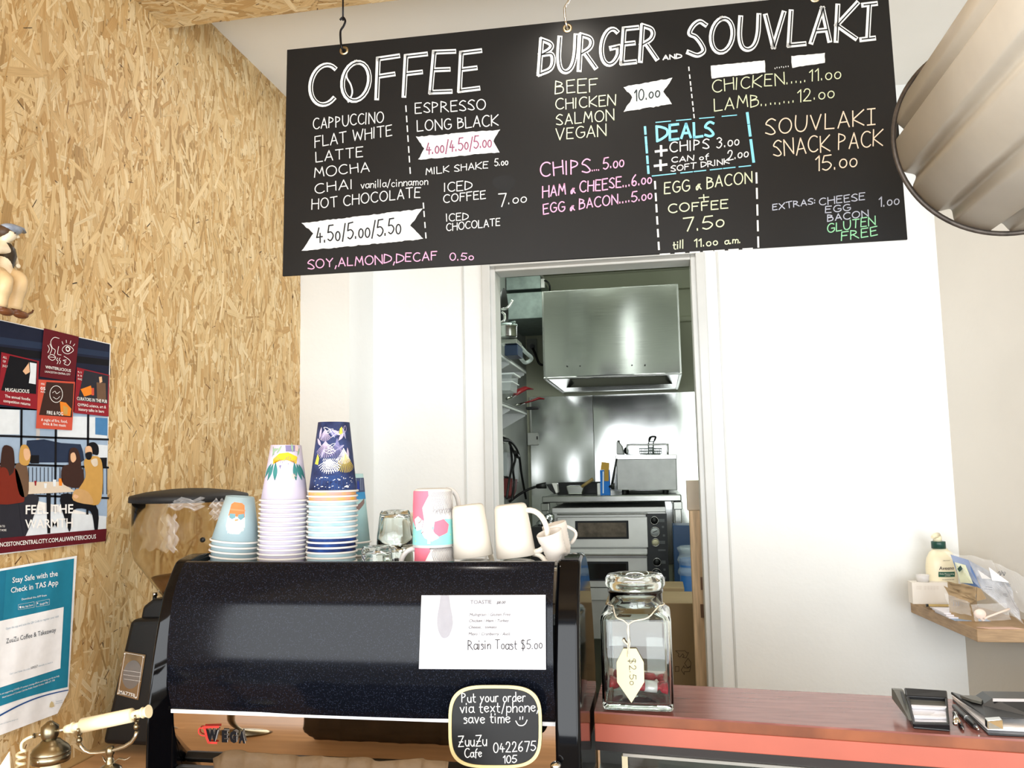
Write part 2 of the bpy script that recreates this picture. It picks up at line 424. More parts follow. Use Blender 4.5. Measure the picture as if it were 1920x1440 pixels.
def shell(name, boxes, m, bevel=0.0):
    b = MB()
    for lo, hi in boxes: b.box(lo, hi)
    return struct(b.build(name, m, bevel=bevel))
shell('wall_back', [((XPIER, YB, 0), (DL-0.05, YB+0.1, CEIL)), ((DR+0.05, YB, 0), (1.02, YB+0.1, CEIL)), ((DL-0.05, YB, DT+0.05), (DR+0.05, YB+0.1, CEIL)),
                    ((XL, YP, 0), (XPIER, YB+0.1, CEIL))], m_white)
# raised panel joints beside the doorway
shell('trim_1', [((-0.712, YB-0.006, 0), (-0.706, YB, CEIL)), ((0.232, YB-0.006, 0), (0.238, YB, CEIL))], m_trim)
b = MB()     # door lining and architraves
for x0, x1 in ((DL-0.05, DL), (DR, DR+0.05)):
    b.box((x0, YB-0.004, 0), (x1, YB+0.10, DT+0.05))
b.box((DL, YB-0.004, DT), (DR, YB+0.10, DT+0.05))
for x0, x1 in ((DL-0.05, DL-0.018), (DR+0.018, DR+0.05)):
    b.box((x0, YB-0.016, 0), (x1, YB-0.004, DT+0.05))
b.box((DL-0.018, YB-0.016, DT+0.018), (DR+0.018, YB-0.004, DT+0.05))
struct(b.build('trim_2', m_trim, bevel=0.003))
# right wall, splayed a little towards the room
b = MB(); b.prism([(0.975, 3.1, 0), (0.975, 3.0, 0), (1.12, 2.30, 0), (2.65, 2.30, 0), (2.65, YF, 0), (2.75, YF, 0), (2.75, 3.1, 0)], (0, 0, CEIL)); 
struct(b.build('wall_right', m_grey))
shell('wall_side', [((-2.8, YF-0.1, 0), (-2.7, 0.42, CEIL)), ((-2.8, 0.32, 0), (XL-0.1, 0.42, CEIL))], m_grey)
shell('ceiling', [((XL, YF, CEIL), (2.75, YB+0.1, CEIL+0.1))], m_ceil)
shell('floor', [((-2.8, YF-0.1, -0.1), (2.75, 6.2, 0))], m_floor)
m_frame = mat('shopfront_frame', '#3a3a3c', rough=0.5)
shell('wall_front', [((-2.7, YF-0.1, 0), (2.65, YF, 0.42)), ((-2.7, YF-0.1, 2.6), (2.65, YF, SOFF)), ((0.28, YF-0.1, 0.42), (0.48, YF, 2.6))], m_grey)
# ------------------------------------------------------------------ kitchen shell
YK, XKL, XKR, KC = 6.0, -0.947, 0.42, 3.02
m_kit = mat('kitchen_paint', '#b9bba4', rough=0.6, var=0.04, scale=4)
m_kitl = mat('kitchen_panel_paint', '#b4b8b4', rough=0.5, var=0.04, scale=4)
shell('wall_kitchen_back', [((XKL-0.1, YK, 0), (XKR+0.1, YK+0.1, KC))], m_kit)
shell('wall_kitchen_left', [((XKL-0.1, YB+0.1, 0), (XKL, YK, KC))], m_kitl)
shell('wall_kitchen_right', [((XKR, YB+0.1, 0), (XKR+0.1, YK, KC))], m_kit)
shell('ceiling_kitchen', [((XKL-0.1, YB+0.1, KC), (XKR+0.1, YK+0.1, KC+0.1))], m_kit)
b = MB()    # cornice strips on the kitchen back wall, above the hood
b.box((XKL, YK-0.05, 2.86), (XKR, YK, 3.0)); b.box((XKR-0.3, YK-0.03, 2.62), (XKR, YK, 2.66))
struct(b.build('trim_3', m_kit, bevel=0.008))
m_steel = mat('brushed_stainless', '#b9bbb7', rough=0.18, metal=1.0, var=0.05, scale=8, stretch=(1, 1, 30), rvar=0.05, aniso=0.5)
m_splash = mat('mirror_stainless_sheet', '#b4b6b3', rough=0.13, metal=1.0, var=0.06, scale=5, rvar=0.04)
m_dull = mat('dull_stainless', '#8d8e8b', rough=0.42, metal=1.0, var=0.18, scale=9, rvar=0.06)
m_steel2 = mat('worn_stainless', '#a9aaa6', rough=0.22, metal=1.0, var=0.10, scale=6, rvar=0.06)
m_galv = mat('galvanised_sheet', '#8e9a96', rough=0.5, metal=0.7, var=0.15, scale=22)
# ================================================================== HANGING MENU BOARD
BC = np.array([-0.168, 1.85, 2.364]); BW, BH = 1.429, 0.584
_y, _p = 0.019, 0.026
bex = np.array([math.cos(_y), math.sin(_y), 0]); bez = np.array([0, math.sin(_p), math.cos(_p)]); bez = bez-bex*np.dot(bez, bex); bez /= np.linalg.norm(bez)
bn = np.cross(bex, bez)                      # towards the room
board = thing('menu_board', 'wide black chalkboard menu of coffee, burger and souvlaki prices hanging from hooks', 'menu board', BC)
m_board = mat('chalkboard_paint', '#161616', rough=0.42, var=0.10, scale=3.2, spec=0.30, rvar=0.05)
M = MB()
P0 = BC-bex*BW/2-bez*BH/2; P1 = BC+bex*BW/2-bez*BH/2; P2 = BC+bex*BW/2+bez*BH/2; P3 = BC-bex*BW/2+bez*BH/2
M.prism([P0, P1, P2, P3], -bn*0.006)
M.build('panel', m_board, board, bevel=0.0006, seg=1)
fb = on_plane(BC, bn)
lay = lambda off: (lambda x, y: fb(x, y, off))
m_eye = mat('brass_eyelet', '#b9a888', rough=0.35, metal=1.0)
EYE_PX = [(645, 95), (1064, 53), (1528, -4)]
for px in EYE_PX:
    c = fb(*px); b = MB()
    ring = lambda r, o: [c+bn*o+r*(math.cos(2*PI*j/28)*bex+math.sin(2*PI*j/28)*bez) for j in range(28)]
    b.rings([ring(.0055, .0007), ring(.0065, .0026), ring(.0095, .0026), ring(.0115, .0007)], False, False)
    b.build('eyelet', m_eye, board)
    b = MB(); b.poly(ring(.0055, .0005)); b.build('eyelet_hole', mat('dark_hole', '#0c0c0c', rough=0.9) if 'dark_hole' not in MATS else MATS['dark_hole'], board)
z1, z2, z3 = zoom(530, 60, 3.1306), zoom(980, 0, 4.3636), zoom(1260, 0, 4.1739)
z4, z5 = zoom(980, 200, 4.1739), zoom(1380, 180, 4.8)
ZS = {1: (z1, 3.1306), 2: (z2, 4.3636), 3: (z3, 4.1739), 4: (z4, 4.1739), 5: (z5, 4.8)}
WH, CRM, PNK, BLU, ORG, GRY = '#dededa', '#d2d8b4', '#e2a3c3', '#84cfe6', '#e8d0b8', '#aeb2bf'
L1, L2, L3 = lay(0.0004), lay(0.0012), lay(0.0018)
def wr(mb, z, text, x0, y0, x1, y1, h, w=2.1, fn=L1, **k):
    f, s = ZS[z]; a, b_ = f(x0, y0), f(x1, y1); write(mb, text, a[0], a[1], b_[0], b_[1], h/s, fn, w, **k)
def da(mb, z, x0, y0, x1, y1, n, w, fill=0.62):
    f, s = ZS[z]; a, b_ = f(x0, y0), f(x1, y1); dashes(mb, a[0], a[1], b_[0], b_[1], n, L1, w, fill)
def fillp(mb, z, pts, fn, rough=0.6):
    f, s = ZS[z]; q = []
    n = len(pts)
    for i in range(n):
        a = np.array(f(*pts[i])); b_ = np.array(f(*pts[(i+1) % n])); k = max(2, int(np.linalg.norm(b_-a)/5))
        for j in range(k): q.append(a+(b_-a)*j/k+np.array([random.uniform(-rough, rough), random.uniform(-rough, rough)]))
    mb.poly([fn(*p) for p in q])
def hd(z, text, x0, y0, x1, y1, h, w, extra=None):
    f, s = ZS[z]; a, b_ = f(x0, y0), f(x1, y1); b = MB(); heading(b, text, a[0], a[1], b_[0], b_[1], h/s, L1, L2, w, 1)
    if extra: b.cur = 0; ribbon(b, [f(*q) for q in smooth_line(extra)], 3.0, L2)
    b.build('heading_lettering', [ink(WH), ink('#161616')], board)
hd(1, 'COFFEE', 158, 432, 1150, 328, 230, 8.8, [(385, 200), (375, 260), (400, 310), (408, 360), (385, 410)])
hd(2, 'BURGER', 135, 612, 1095, 480, 285, 9.2)
hd(3, 'SOUVLAK!', 125, 440, 1580, 292, 270, 9.2)
# white price banners and tape, each painted patch a part of its own
BI = [ink('#dededa'), ink('#29292b'), ink('#8a5068'), ink('#333b3d')]
def banner(name, z, pts, r, txt=None):
    b = MB(); fillp(b, z, pts, L1, r)
    if txt: b.cur = txt[0]; wr(b, z, *txt[1:], fn=L2)
    b.build(name, BI, board)
banner('price_banner', 1, [(108, 1122), (820, 1038), (750, 1135), (826, 1215), (112, 1285), (180, 1180)], 0.9, (1, '4.5o/5.oo/5.5o', 200, 1238, 692, 1182, 95, 2.5))
banner('price_banner', 1, [(783, 615), (1278, 573), (1235, 640), (1275, 705), (795, 750), (830, 685)], 0.9, (2, '4.oo/4.5o/5.oo', 845, 718, 1225, 672, 72, 2.3))
banner('price_banner', 2, [(822, 712), (1225, 638), (1148, 750), (1222, 850), (825, 915), (900, 795)], 0.9, (3, '10.oo', 915, 830, 1120, 790, 90, 2.4))
banner('white_tape', 3, [(303, 515), (725, 473), (732, 565), (310, 615)], 0.5)
banner('white_tape', 3, [(932, 440), (1195, 415), (1197, 492), (940, 530)], 0.5)
b = MB()     # handwriting, one slot for each chalk colour
HC = [WH, CRM, PNK, BLU, ORG, GRY, '#8fcb9f', '#242424']
T = [
 (0, 1, 'CAPPUCCINO', 180, 572, 592, 527, 62, 2.0), (0, 1, 'FLAT WHITE', 190, 675, 640, 607, 62, 2.0), (0, 1, 'LATTE', 195, 763, 470, 732, 58, 2.0),
 (0, 1, 'MOCHA', 185, 853, 508, 818, 55, 2.0), (0, 1, 'CHAI', 190, 948, 410, 918, 55, 2.0), (0, 1, 'vanilla/cinnamon', 460, 918, 852, 895, 44, 1.5),
 (0, 1, 'HOT CHOCOLATE', 172, 1040, 808, 968, 58, 2.0), (2, 1, 'SOY,ALMOND,DECAF', 150, 1388, 905, 1338, 50, 2.2), (2, 1, '0.5o', 982, 1340, 1120, 1337, 42, 2.0),
 (0, 1, 'ESPRESSO', 778, 477, 1190, 455, 60, 2.0), (0, 1, 'LONG BLACK', 790, 583, 1265, 548, 62, 2.0), (0, 1, 'MILK SHAKE', 840, 838, 1205, 797, 38, 1.7),
 (0, 1, '5.oo', 1245, 787, 1322, 780, 42, 1.7), (0, 1, 'ICED', 950, 938, 1110, 922, 52, 1.9), (0, 1, 'COFFEE', 945, 1002, 1190, 978, 46, 1.9),
 (0, 1, '7', 1268, 1025, 1312, 1022, 75, 2.2), (0, 1, '.oo', 1328, 1008, 1430, 995, 55, 1.9), (0, 1, 'ICED', 962, 1112, 1088, 1102, 42, 1.8),
 (0, 1, 'CHOCOLATE', 962, 1168, 1275, 1135, 42, 1.8),
 (0, 2, 'AND', 1150, 488, 1298, 475, 34, 2.6), (1, 2, 'BEEF', 268, 772, 612, 745, 105, 2.0), (1, 2, 'CHICKEN', 272, 896, 758, 858, 84, 2.0),
 (1, 2, 'SALMON', 275, 1025, 745, 982, 88, 2.0), (1, 2, 'VEGAN', 272, 1148, 680, 1108, 92, 2.0),
 (3, 2, 'DEALS', 1100, 1150, 1560, 1108, 115, 5.2), (0, 2, '+', 1088, 1288, 1178, 1280, 118, 5.0), (0, 2, 'CHIPS', 1205, 1248, 1525, 1215, 82, 2.4),
 (0, 2, '3.oo', 1590, 1210, 1770, 1185, 82, 2.2), (0, 2, 'CAN of', 1220, 1330, 1520, 1300, 42, 2.0), (0, 2, '+', 1082, 1408, 1174, 1400, 112, 5.0),
 (0, 2, 'SOFT DRINK', 1215, 1403, 1690, 1338, 44, 2.0), (0, 2, '2.oo', 1680, 1312, 1845, 1278, 72, 2.2),
 (2, 4, 'CHIPS', 140, 548, 528, 515, 108, 2.7), (2, 4, '....', 545, 505, 600, 496, 60, 1.9), (2, 4, '5.oo', 632, 490, 790, 465, 88, 2.4),
 (2, 4, 'HAM & CHEESE...6.oo', 158, 710, 1008, 598, 82, 2.5), (2, 4, 'EGG & BACON....5.oo', 162, 840, 1012, 722, 76, 2.4),
 (1, 4, 'EGG & BACON', 1110, 682, 1795, 592, 88, 2.4), (1, 4, '+', 1380, 744, 1455, 738, 66, 2.2), (1, 4, 'COFFEE', 1142, 830, 1605, 795, 66, 2.4),
 (1, 4, '7.5o', 1260, 978, 1575, 940, 98, 2.6), (1, 4, 'till', 1178, 1115, 1260, 1105, 62, 2.1), (1, 4, '11.oo', 1345, 1098, 1525, 1083, 60, 2.2),
 (1, 4, 'a.m.', 1585, 1075, 1705, 1065, 48, 2.1),
 (0, 3, '.......', 805, 537, 915, 520, 60, 1.5), (1, 3, 'CHICKEN.....11.oo', 318, 720, 1320, 612, 92, 2.1), (1, 3, 'LAMB........12.oo', 332, 868, 1268, 765, 92, 2.1),
 (4, 3, 'SOUVLAK!', 735, 1055, 1588, 972, 122, 2.5), (4, 3, 'SNACK PACK', 795, 1222, 1648, 1138, 122, 2.4), (4, 3, '15.oo', 1125, 1338, 1445, 1300, 112, 2.4),
 (5, 5, 'EXTRAS:', 330, 1028, 716, 968, 52, 2.0), (5, 5, 'CHEESE', 750, 985, 1158, 932, 62, 2.0), (5, 5, 'EGG', 805, 1053, 1028, 1030, 58, 2.0),
 (5, 5, 'BACON', 825, 1128, 1190, 1085, 58, 2.1), (6, 5, 'GLUTEN', 825, 1232, 1252, 1158, 76, 2.2), (6, 5, 'FREE', 950, 1302, 1270, 1250, 76, 2.2),
 (5, 5, '1.oo', 1288, 1000, 1468, 972, 86, 2.2),
]
for t in T:
    b.cur = t[0]; wr(b, t[1], *t[2:8], t[8]*0.88)
b.cur = 0
da(b, 1, 722, 420, 750, 842, 7, 2.2, .55); da(b, 1, 824, 985, 842, 1220, 4, 2.2, .5); da(b, 2, 1358, 540, 1405, 978, 8, 2.2, .5)
da(b, 4, 1033, 555, 1068, 1140, 6, 3.4, .55); da(b, 4, 1828, 480, 1845, 1112, 5, 3.4, .6); da(b, 4, 1072, 1156, 1810, 1108, 7, 2.2, .7)
b.cur = 3
da(b, 2, 1000, 1030, 1030, 1428, 5, 4.2, .68); da(b, 2, 1838, 928, 1890, 1325, 4, 5.2, .8); da(b, 2, 1040, 1006, 1765, 940, 4, 1.7, .66); da(b, 4, 992, 545, 1795, 460, 7, 1.9, .8)
b.cur = 7
for cx, cy, rx, ry in ((1298, 888, 70, 52), (1302, 1050, 58, 48)):
    f = z1; n = 26; q = [f(cx+rx*math.cos(2*PI*i/n)*random.uniform(.8, 1.1), cy+ry*math.sin(2*PI*i/n)*random.uniform(.8, 1.1)) for i in range(n)]
    b.poly([lay(0.0002)(*p) for p in q])
b.build('menu_lettering', [ink(h) for h in HC], board)

# hooks the board hangs from
m_blk = mat('black_iron', '#17161a', rough=0.35, metal=0.6)
m_chr = mat('chrome', '#d8d8d6', rough=0.12, metal=1.0)
def hook(px, m, label):
    c = fb(*px); t = thing('ceiling_hook', label, 'hook', (c[0], c[1]-0.012, SOFF), 'hooks carrying the menu board')
    x, y, z = c[0], c[1], c[2]
    b = MB()
    pts = [(x+.004, y+.016, z+.012), (x+.001, y+.008, z+.001), (x, y-.004, z-.003), (x-.002, y-.012, z+.006), (x-.004, y-.012, z+.022), (x-.004, y-.012, z+.045), (x+.004, y-.012, z+.058), (x+.008, y-.012, z+.070), (x+.002, y-.012, z+.080), (x-.006, y-.012, z+.074)]
    b.tube(smooth_line(pts, 6), 0.0027, 10); b.build('hook_bend', m, t)
    b = MB(); b.tube([(x+.002, y-.012, z+.072), (x+.002, y-.012, SOFF-.004)], 0.0022, 10); b.build('rod', m, t)
    b = MB(); b.lathe([(.001, SOFF), (.012, SOFF), (.012, SOFF-.003), (.004, SOFF-.008), (.001, SOFF-.008)], (x+.002, y-.012, 0), 18, caps=False); b.build('ceiling_plate', m, t)
hook(EYE_PX[0], m_blk, 'black iron hook holding the menu board above the word COFFEE')
hook(EYE_PX[1], m_chr, 'bright chrome hook holding the menu board above the word BURGER')
hook(EYE_PX[2], m_chr, 'hook in the menu board eyelet above the word SOUVLAKI')

# ================================================================== CORRUGATED DRUM LAMPSHADE
dc = PY(1880, 250, 1.5); RD = 0.178
drum = thing('drum_lampshade', 'large corrugated grey metal drum hanging beside the menu board', 'lampshade', (dc[0], 1.05, dc[2]))
m_zinc = mat('painted_corrugated_iron', '#cfc8ba', rough=0.42, metal=0.1, var=0.06, scale=10)
NCORR = 12
def corr_r(a):
    t = (a*NCORR/(2*PI)) % 1.0
    k = 1.0 if t < 0.60 else (1.0-0.5*(1-math.cos((t-0.60)/0.40*2*PI)))
    return 1.0-0.085*(1-k)
def corr_ring(y, s, n=360):
    return [(dc[0]+RD*s*corr_r(2*PI*j/n)*math.cos(2*PI*j/n), y, dc[2]+RD*s*corr_r(2*PI*j/n)*math.sin(2*PI*j/n)) for j in range(n)]
b = MB(); b.rings([corr_ring(1.495, .985), corr_ring(1.495, .978), corr_ring(1.2, .978), corr_ring(0.80, .978), corr_ring(0.80, .985), corr_ring(1.2, .985)], False, False, loop=True)
b.build('corrugated_sheet', m_zinc, drum)
m_rod = mat('rusty_rim_wire', '#57504a', rough=0.5, metal=0.7, var=0.3, scale=60)
for y in (1.498, 0.797):
    b = MB(); b.tube([(dc[0]+RD*1.0*math.cos(2*PI*j/90), y, dc[2]+RD*1.0*math.sin(2*PI*j/90)) for j in range(90)], 0.0045, 10, closed=True)
    b.build('rim_wire', m_rod, drum)
for y in (1.35, 0.92):
    b = MB(); b.tube([(dc[0], y, dc[2]+RD*.93), (dc[0], y, SOFF)], 0.003, 8); b.build('suspension_rod', m_rod, drum)

# ================================================================== EVENT POSTER ON THE STRAND BOARD
XW = XL+0.004
fw = on_plane((XW, 0, 0), (1, 0, 0))
def wl(off): return lambda x, y: fw(x, y, off)
po = zoom(0, 400, 2.1833)
PC = ['#1b2034', '#5f1620', '#c2bdbb', '#8d1f2a', '#c9523e', '#101016', '#f3f1ee', '#9fb4cc', '#26324a', '#dfe6ec', '#7a2a1c', '#caa06a', '#c99b52', '#3c2620', '#e0b48e', '#2b2b33', '#d9cbb8', '#e8862a', '#4a7fb0', '#6d5340']
b = MB()
def pp(c, pts, off, z=po):
    b.cur = c; b.poly([wl(off)(*z(*p)) for p in pts])
def pt(c, text, x0, y0, x1, y1, h, bold=0.012, off=0.0048, z=po, s=2.1833):
    b.cur = c; a, d = z(x0, y0), z(x1, y1); print_text(b, text, a[0], a[1], d[0], d[1], h/s, wl(off), bold)
q = [(-18, 595.8), (207, 644.6), (197, 1014.5), (-18, 1042.5)]
b.cur = 6; b.prism([fw(*p, 0.0) for p in q], (0.0008, 0, 0))
z0 = lambda x, y: (x, y)
b.cur = 0; b.poly([wl(.0012)(*p) for p in [(-18, 597), (206, 645.6), (202.5, 775), (-18, 766)]])
pp(8, [(-40, 500), (448, 568), (447, 590), (-40, 530)], .0014); pp(5, [(-40, 540), (447, 600), (446, 625), (-40, 575)], .0014)
pp(7, [(-40, 790), (442, 820), (438, 1245), (-40, 1130)], .0012)                    # street beyond the window
pp(9, [(-40, 800), (80, 805), (80, 905), (-40, 905)], .0014); pp(9, [(235, 830), (440, 835), (438, 930), (235, 920)], .0014)
pp(18, [(390, 835), (440, 838), (439, 910), (390, 905)], .0016); pp(2, [(150, 820), (165, 820), (160, 1020), (145, 1020)], .0016)
pp(8, [(110, 930), (180, 925), (250, 940), (330, 945), (340, 975), (345, 1010), (330, 1020), (120, 1020), (105, 985)], .0017)   # parked car
pp(5, [(120, 990), (160, 990), (160, 1024), (125, 1024)], .0018); pp(5, [(285, 990), (320, 990), (320, 1022), (288, 1022)], .0018)
pp(9, [(380, 945), (440, 950), (439, 1035), (385, 1030)], .0017); pp(5, [(405, 1000), (438, 1000), (437, 1040), (410, 1040)], .0018)
for x in (84, 225, 357): pp(5, [(x, 800), (x+9, 800), (x+5, 1240), (x-4, 1240)], .0020)
for y in (910, 1025, 1150): pp(5, [(-40, y-5), (446, y+12), (446, y+20), (-40, y+4)], .0020)
for x in range(20, 440, 16): pp(15, [(x, 1040), (x+3, 1040), (x+3, 1150), (x, 1150)], .0019)
pp(9, [(-40, 1200), (436, 1240), (434, 1300), (-40, 1345)], .0021)                  # pavement
pp(15, [(-40, 1150), (120, 1150), (100, 1330), (-40, 1330)], .0022)
pp(16, [(110, 1100), (250, 1098), (308, 1140), (108, 1150)], .0028); pp(5, [(190, 1146), (208, 1146), (206, 1310), (194, 1310)], .0026)
pp(3, [(140, 1095), (150, 1095), (148, 1115), (143, 1115)], .003); pp(9, [(180, 1105), (192, 1105), (190, 1125), (182, 1125)], .003); pp(17, [(240, 1085), (256, 1085), (254, 1115), (242, 1115)], .003); pp(9, [(216, 1090), (230, 1090), (228, 1118), (218, 1118)], .003)
# four friends at the table
pp_hard = pp
def pp(c, pts, off): pp_hard(c, [tuple(p) for p in smooth_line(list(pts)+[pts[0]], 4)][:-1], off)
pp(13, [(10, 960), (45, 955), (58, 985), (55, 1060), (5, 1075)], .0030); pp(10, [(-20, 1045), (55, 1040), (80, 1080), (100, 1165), (80, 1185), (-20, 1180)], .0029)
pp(12, [(85, 955), (110, 950), (125, 985), (115, 1030), (80, 1020)], .0031); pp(14, [(98, 965), (120, 968), (122, 1000), (108, 1012), (98, 995)], .0032); pp(19, [(62, 1035), (100, 1025), (115, 1060), (115, 1150), (80, 1150)], .0029)
pp(13, [(285, 970), (310, 960), (325, 985), (330, 1040), (285, 1045)], .0031); pp(14, [(290, 985), (305, 980), (312, 1005), (300, 1020), (290, 1010)], .0032); pp(13, [(255, 1040), (300, 1030), (340, 1050), (335, 1120), (260, 1110)], .0030)
pp(5, [(360, 945), (385, 937), (403, 955), (400, 990), (365, 975)], .0033); pp(14, [(350, 958), (372, 955), (378, 985), (365, 1005), (352, 995)], .0034); pp(5, [(350, 982), (376, 978), (372, 1006), (355, 1006)], .0035)
pp(12, [(345, 1010), (400, 995), (420, 1040), (415, 1165), (385, 1195), (310, 1160), (350, 1080)], .0033); pp(11, [(310, 1130), (360, 1140), (380, 1190), (300, 1175)], .0034)
pp(5, [(250, 1150), (390, 1190), (400, 1300), (388, 1300), (370, 1220), (300, 1215), (290, 1290), (278, 1290)], .0028)
pp(15, [(80, 1150), (150, 1155), (155, 1190), (110, 1310), (95, 1310)], .0027)
pp(14, [(118, 985), (126, 990), (120, 998)], .0033); pp(14, [(306, 1150), (322, 1158), (312, 1168), (300, 1160)], .0036); pp(16, [(372, 1012), (396, 1004), (400, 1030), (384, 1036)], .0035); pp(10, [(0, 1050), (30, 1048), (40, 1110), (10, 1150)], .0031)
pp = pp_hard
# maroon logo block, event cards, banner
pp(1, [(180, 470), (323, 505), (305, 690), (162, 668)], .0036)
def card(c, pts, inner, ic):
    pp(c, pts, .0038); pp(ic, inner, .0040)
card(3, [(5, 568), (160, 605), (152, 803), (-5, 782)], [(40, 582), (152, 608), (148, 740), (5, 725)], 5)
card(4, [(158, 680), (307, 690), (295, 888), (147, 880)], [(190, 690), (302, 697), (295, 835), (160, 825)], 13)
card(3, [(315, 630), (448, 662), (445, 832), (303, 817)], [(345, 642), (444, 665), (440, 780), (318, 765)], 15)
pp(14, [(95, 615), (118, 610), (122, 650), (105, 660), (92, 645)], .0042); pp(9, [(122, 610), (150, 615), (146, 700), (118, 695), (124, 650)], .0041); pp(5, [(60, 620), (98, 600), (118, 612), (90, 650), (75, 640)], .0043)
pp(17, [(245, 770), (270, 775), (292, 800), (288, 830), (250, 826)], .0042); pp(12, [(258, 785), (278, 795), (276, 825), (260, 822)], .0043)
pp(14, [(405, 670), (417, 668), (419, 690), (408, 695)], .0043); pp(19, [(395, 692), (432, 695), (435, 775), (398, 770)], .0042); pp(17, [(330, 720), (372, 705), (380, 740), (345, 750)], .0042); pp(4, [(375, 715), (385, 715), (385, 745), (375, 745)], .0043)
pp(1, [(-40, 1334), (437, 1291), (433, 1342), (-40, 1397)], .0036)
# line drawing of the logo
b.cur = 6
def ln(pts, w=1.0, sm=True):
    P = [po(*p) for p in pts]; ribbon(b, smooth_line(P, 5) if sm else P, w, wl(.0045))
ln([(242, 512), (222, 508), (208, 525), (214, 550), (226, 560), (222, 578)]); ln([(196, 540), (202, 555), (196, 570)]); ln([(204, 535), (212, 555), (205, 575)])
ln([(240, 545), (236, 575), (250, 580)]); ln([(255, 555), (272, 540), (292, 548), (300, 562), (280, 575), (262, 570), (255, 555)]); ln([(270, 555), (276, 546), (286, 555), (278, 565), (270, 555)], 2.0)
for p0, p1 in (((258, 535), (254, 525)), ((272, 530), (271, 519)), ((287, 533), (290, 522)), ((300, 543), (306, 535))): ln([p0, p1], 1.0, False)
ln([(197, 588), (212, 578), (228, 590), (214, 602), (197, 588)]); ln([(197, 588), (228, 590)], .8, False)
for x in (236, 246): ln([(x, 592), (x-4, 600), (x+2, 606), (x-2, 616)])
ln([(262, 585), (280, 597), (288, 608), (278, 622), (262, 615), (270, 608), (258, 602), (272, 600)])
ln([(230+26*math.cos(a), 740+34*math.sin(a)) for a in [2*PI*i/12 for i in range(13)]]); ln([(215, 735), (225, 728), (232, 738), (245, 730)], .8); ln([(218, 752), (232, 760), (245, 750)], .8)
pt(6, 'WINTERLICIOUS', 186, 634, 290, 650, 12); pt(6, 'LAUNCESTON CENTRAL CITY', 184, 651, 288, 664, 8, .004)
pt(6, 'ALL', 12, 592, 28, 596, 9, .004); pt(6, 'OF', 12, 609, 24, 612, 9, .004); pt(6, 'JULY', 10, 627, 32, 632, 9, .004)
pt(6, 'MUGALICIOUS', 22, 729, 120, 736, 15); pt(6, 'The annual foodie', 20, 753, 124, 767, 12, .008); pt(6, 'competition returns', 14, 772, 124, 787, 12, .008)
pt(6, 'FRI', 168, 702, 182, 703, 8, .004); pt(6, '05', 166, 722, 186, 724, 13); pt(6, 'AUG', 166, 733, 184, 735, 8, .004)
pt(6, 'FIRE & FOG', 192, 822, 258, 828, 15); pt(6, 'A night of fire, food,', 168, 850, 276, 858, 12, .008); pt(6, 'drink & live music', 176, 866, 270, 874, 12, .008)
pt(6, '4,11', 318, 652, 334, 656, 8, .004); pt(6, '& 18', 318, 666, 335, 670, 8, .004); pt(6, 'AUG', 318, 680, 335, 684, 8, .004)
pt(6, 'CURATORS IN THE PUB', 315, 764, 438, 777, 14); pt(6, 'QVMAG science, art &', 318, 788, 434, 799, 12, .008); pt(6, 'history talks in bars', 322, 807, 426, 817, 12, .008)
pt(6, 'FEEL THE', 105, 1231, 300, 1227, 38, .016); pt(6, 'WARMTH', 103, 1290, 298, 1284, 38, .010)
pt(6, 'SCAN TO', -14, 1285, 20, 1285, 9, .004); pt(6, 'FIND OUT MORE', -30, 1302, 26, 1301, 9, .004)
pt(6, 'LAUNCESTONCENTRALCITY.COM.AU/WINTERICIOUS', -32, 1368, 393, 1331, 18, .012)
tag(b.build('event_poster', [ink(h) for h in PC], recalc=False), 'colour winter event poster of friends at a table on the strand board wall', 'poster')

# ================================================================== CHECK-IN NOTICE
no = zoom(0, 1020, 3.43)
PC2 = ['#f2f4f6', '#23809d', '#f6f7f9', '#333a44', '#28508f', '#8fa7b8', '#cbb98e', '#1e7391']
b = MB()
q = [(-20, 163), (495, 75), (440, 945), (370, 1090), (-20, 1238)]
# the sheet itself, with a gentle ripple off the wall
def rip(x, y):
    return 0.0012+0.0045*max(0.0, (y-500)/700)*(0.6+0.4*math.sin(x/70))+0.0014*math.sin(x/48+y/300)**2
def nf(off): return lambda px, py: fw(px, py, off+rip(px*3.43, (py-1020)*3.43))
def sheet(c, q0, q1, n, m, off):
    """ruled patch between a top line and a bottom line"""
    b.cur = c; rows = []
    for i in range(m+1):
        t = i/m; row = []
        for j in range(n+1):
            s = j/n; a = np.array(q0(s)); d = np.array(q1(s)); x, y = a+(d-a)*t; row.append(nf(off)(*no(x, y)))
        rows.append(row)
    b.rings(rows, False, False, closed=False)
top = lambda s: (-20+515*s, 163-88*s)
def bot(s):
    x = -20+390*s; return (x, 1238-148*s)
def bot0(s):      # right edge then the torn corner
    return (-20+460*s, 1110-160*s)
sheet(0, top, bot0, 22, 14, 0.0); sheet(0, bot0, lambda s: (-20+390*s if s < 1 else 370, 1238-148*s), 22, 4, 0.0)
sheet(1, lambda s: (-20+497*s, 178-85*s), lambda s: (-20+455*s, 1050-130*s-10*math.sin(s*PI)), 22, 14, .0008)
sheet(7, lambda s: (-20+60*s, 178-10*s), lambda s: (-20+40*s, 490-6*s), 4, 6, .0012)
sheet(2, lambda s: (-20+430*s, 500-95*s), lambda s: (-20+408*s, 930-130*s), 20, 10, .0014)
sheet(4, lambda s: (-20+460*s, 1108-172*s-26*math.sin(s*PI)), lambda s: (-20+460*s, 1120-178*s-26*math.sin(s*PI)), 22, 1, .0012)
def nt_(c, text, x0, y0, x1, y1, h, bold=0.0, off=.0022):
    b.cur = c; a, d = no(x0, y0), no(x1, y1); print_text(b, text, a[0], a[1], d[0], d[1], h/3.43, nf(off), bold)
